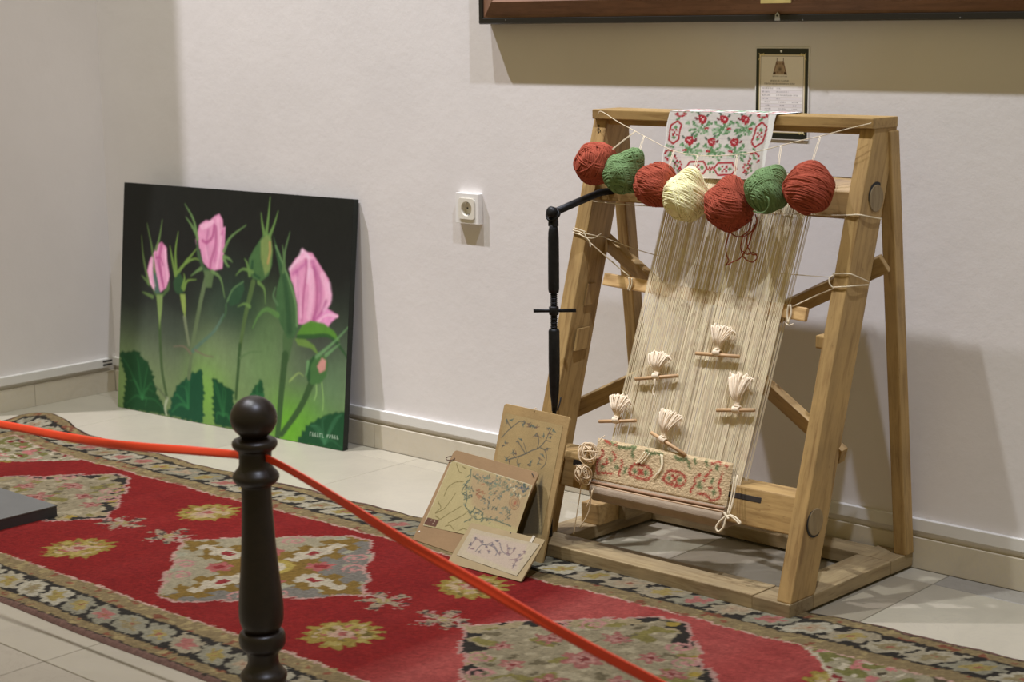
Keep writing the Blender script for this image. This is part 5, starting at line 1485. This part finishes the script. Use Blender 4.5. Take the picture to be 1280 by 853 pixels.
MB().loop([RB_.p(*B_(252+26*math.cos(t_), 86+16*math.sin(t_)), 0.004*math.sin(t_)) for t_ in np.linspace(0, 2*math.pi, 17)[:-1]], .0011, 6).build('wire_ring', M_plain('rusty_wire', (0.09, 0.045, 0.03), .6, .4), bbd, smooth=True)
yarn('loose_thread', [RB_.p(*B_(735, 175), .001), RB_.p(*B_(745, 188), .003), RB_.p(*B_(748, 202), .001)], .0010, M_plain('dark_thread', (.03, .025, .02), .8), bbd, 4, 5)
MB().lathe([(0, .0022), (.0006, .0022)], Matrix(RB_.M()) @ Matrix.Translation((*B_(68, 521), .0002)), 10).build('punched_hole', M_plain('pale_hole', (.6, .56, .48), .8), bbd)
# small card
RC = Rect(2.1618, -0.6572, 0.009, 0.0338, 0.2146, 0.1122, 0.8571)
bc = board_thing(RC, 0.004, CARDC, 'embroidery_board', 'small pale card with a faded lilac vine strip, propped before the other boards', 0.004)
def C2(x, y): return RC.uv(510+x/4.739, 555+y/4.739)
cvC = Canvas(150, 75, RC.w, RC.h, (172, 158, 130))
cvC.c *= (0.9+0.2*fbm(cvC.X*50, cvC.Y*50))[..., None]
cvC.poly([C2(*p) for p in ((395, 535), (710, 600), (640, 760), (345, 640))], (174, 156, 138), .8, 4)
LI = [(104, 96, 100), (118, 100, 100), (92, 90, 92), (128, 104, 102)]
r_ = random.Random(4)
for q in (((360, 620), (410, 565), (450, 600), (500, 585)), ((400, 640), (440, 600), (500, 610), (545, 660)), ((500, 590), (530, 640), (520, 665)), ((590, 600), (600, 660), (640, 620)), ((600, 690), (650, 680), (700, 640)), ((620, 740), (640, 700), (680, 680)), ((545, 590), (560, 640), (600, 665))):
    cvC.stroke([C2(*p) for p in q], .0030, .0022, r_.choice(LI), .8)
for (x, y) in ((370, 600), (400, 560), (440, 580), (465, 610), (420, 640), (500, 600), (530, 580), (545, 650), (600, 620), (630, 625), (590, 650), (640, 690), (660, 660), (690, 640), (630, 720), (385, 625), (480, 640)):
    for k in range(5):
        an_ = r_.uniform(0, 6.28); l_ = r_.uniform(7, 16)
        cvC.stroke([C2(x, y), C2(x+l_*math.cos(an_), y+l_*math.sin(an_))], .0036, .0018, r_.choice(LI), .7)
qc = [C2(290, 662), C2(645, 786), C2(380, 505), C2(782, 598)]
s = cvC.X/RC.w; t = cvC.Y/RC.h
axC = (qc[0][0]*(1-s)+qc[1][0]*s)*(1-t)+(qc[2][0]*(1-s)+qc[3][0]*s)*t; ayC = (qc[0][1]*(1-s)+qc[1][1]*s)*(1-t)+(qc[2][1]*(1-s)+qc[3][1]*s)*t
resample(cvC, (axC, ayC))
def posC(X_, Y_):
    Q = RC.o+axC[..., None]*RC.e+ayC[..., None]*RC.u+(0.0010+0.0006*np.sin(axC*70))[..., None]*RC.n
    return Q[..., 0], Q[..., 1], Q[..., 2]
grid_object('linen_panel', cvC, posC, FAB, bc, RC.M(), 1.2)
MB().obox(RC.M(), (C2(735, 560)[0], C2(735, 560)[1]-.012, .0012), (C2(735, 560)[0]+.007, C2(735, 560)[1]+.006, .0018)).build('paper_tape', M_plain('paper_tape', (.42, .37, .28), .8), bc, RC.M())
MB().lathe([(0, .0016), (.0006, .0016)], RC.M() @ Matrix.Translation((*C2(608, 530), .0002)), 8).build('punched_hole', DARKHOLE, bc)

# ================================================================== grey plinth board on the rug
sl = root('plinth_board', (0.88, -1.22, 0.007), 'flat grey board with dark edges lying on the red rug', 'plinth')
bx('board_edge', (0.60, -1.46, 0.0072), (1.158, -1.003, 0.0325), SLABS, sl, 0.001)
bx('board_top', (0.599, -1.461, 0.0325), (1.159, -1.002, 0.0360), SLABT, sl, 0.0008)

# ================================================================== turned posts and the red ribbon
PXY = (2.5313, -1.4998); PT = 2.88
ZTOP = 0.5871
def pz_(y): return ZTOP-(y-495)*PT/F/0.978
def pr_(w_): return w_*2.90/F
def make_post(loc, label):
    ob = root('barrier_post', (loc[0], loc[1], 0), label, 'post', 'turned barrier posts')
    M = Matrix.Translation((loc[0], loc[1], 0))
    def part(name, q, par=ob):
        pr = [(pz_(y), pr_(w_)) for y, w_ in q]
        pp = np.array(smooth_path([(a, b, 0) for a, b in pr], 4))[:, :2]
        pp[:, 1] = np.maximum(pp[:, 1], .0008)
        return MB().lathe([tuple(v) for v in pp[::-1]], M, 40).build(name, POSTW, par, M, smooth=True)
    part('ball_finial', ((495, .6), (496, 8), (499, 15), (505, 22.5), (513, 27.5), (522, 29.3), (531, 27.8), (539, 23), (545, 17), (547, 14.5)))
    part('collar', ((546, 15), (548, 22), (551, 27.5), (556, 28.5), (561, 25.5), (564, 21.5), (570, 20.5), (578, 20.5), (584, 21.5), (589, 25.5), (594, 29), (599, 29), (604, 25.5), (607, 20.5), (609, 19.5)))
    part('shaft', ((608, 19.2), (612, 18.8), (640, 19.4), (675, 21.2), (710, 23.8), (740, 26.6), (765, 28.4), (780, 28), (788, 26), (794, 22.5), (796, 21)))
    part('base_turning', ((795, 21), (797, 26.5), (801, 29), (808, 29.6), (815, 28.6), (820, 25), (824, 21), (832, 19.6), (840, 20.5), (846, 24), (851, 28.5), (856, 30), (862, 28.5), (866, 27)))
    part('foot', ((865, 27), (868, 31), (872, 36), (878, 38), (884, 40), (893, 38)))
    b = MB().lathe([(0.0, .0525), (pz_(891), .0525), (pz_(889), .0515), (pz_(887), .049)], M, 48).build('foot_disc', POSTW, ob, M)
    return ob
make_post(PXY, 'dark turned post with ball top, standing between the medallion rug edge and two ribbons')
def ribbon(name, pts, widths, rolls, label):
    P = [Vector(p) for p in smooth_path(pts, 10)]
    m = len(P)
    W_ = np.interp(np.linspace(0, 1, m), np.linspace(0, 1, len(widths)), widths)
    Rl = np.interp(np.linspace(0, 1, m), np.linspace(0, 1, len(rolls)), rolls)
    vs = []; TH = 0.0012
    for i, p in enumerate(P):
        t = (P[min(i+1, m-1)]-P[max(i-1, 0)]).normalized()
        up = Vector((0, 0, 1)); up = (up-t*up.dot(t)).normalized()
        sd = t.cross(up)
        a_ = math.radians(Rl[i])
        wv2 = up*math.cos(a_)+sd*math.sin(a_); nv = t.cross(wv2)
        h = W_[i]/2
        for (q, k) in ((-h, -TH), (-h*.5, -TH*1.8), (0, -TH*2.1), (h*.5, -TH*1.8), (h, -TH), (h, TH), (h*.5, TH*.4), (0, 0), (-h*.5, TH*.4), (-h, TH)):
            vs.append(p+wv2*q+nv*k)
    n = 10
    fs = [(i*n+k, i*n+(k+1) % n, (i+1)*n+(k+1) % n, (i+1)*n+k) for i in range(m-1) for k in range(n)]+[tuple(range(n))[::-1], tuple((m-1)*n+k for k in range(n))]
    o = MB().add(vs, fs).build(name, RIBBON, smooth=True)
    return tag(o, label, 'ribbon', 'red barrier ribbons')
yp = PXY[1]
def yl(px, py, y=yp): return tuple(hit(px, py, 1, y))
ribbon('barrier_ribbon', [(2.5313, yp, .477), yl(298, 569, yp), yl(240, 563.5), yl(150, 556.5), yl(75, 545), yl(0, 530.5), (1.45, yp-.01, .405), (1.0, yp, .41), (0.47, yp, .47)],
       [.014, .014, .0155, .017, .0165, .0155, .016, .016, .015], [10, 15, 30, 0, 20, 25, 10, 5, 5], 'red ribbon running from the turned post towards the painting corner, above the rug')
ribbon('barrier_ribbon', [(2.5313, yp, .484), yl(342, 577, yp), yl(400, 610), yl(500, 673.5), yl(600, 731.5), yl(700, 789.5), yl(800, 843), (3.55, yp-.01, .275), (3.9, yp, .275), (4.25, yp, .34), (4.55, yp, .47)],
       [.012, .0135, .0165, .0185, .0175, .017, .0175, .018, .018, .016, .014], [5, 10, 15, 0, -10, 0, 5, 5, 5, 5, 5], 'red ribbon sagging from the turned post across the view below the loom')
make_post((0.45, yp), 'dark turned barrier post holding the far end of the ribbon beside the grey board')
make_post((4.57, yp), 'dark turned barrier post holding the far end of the sagging ribbon')
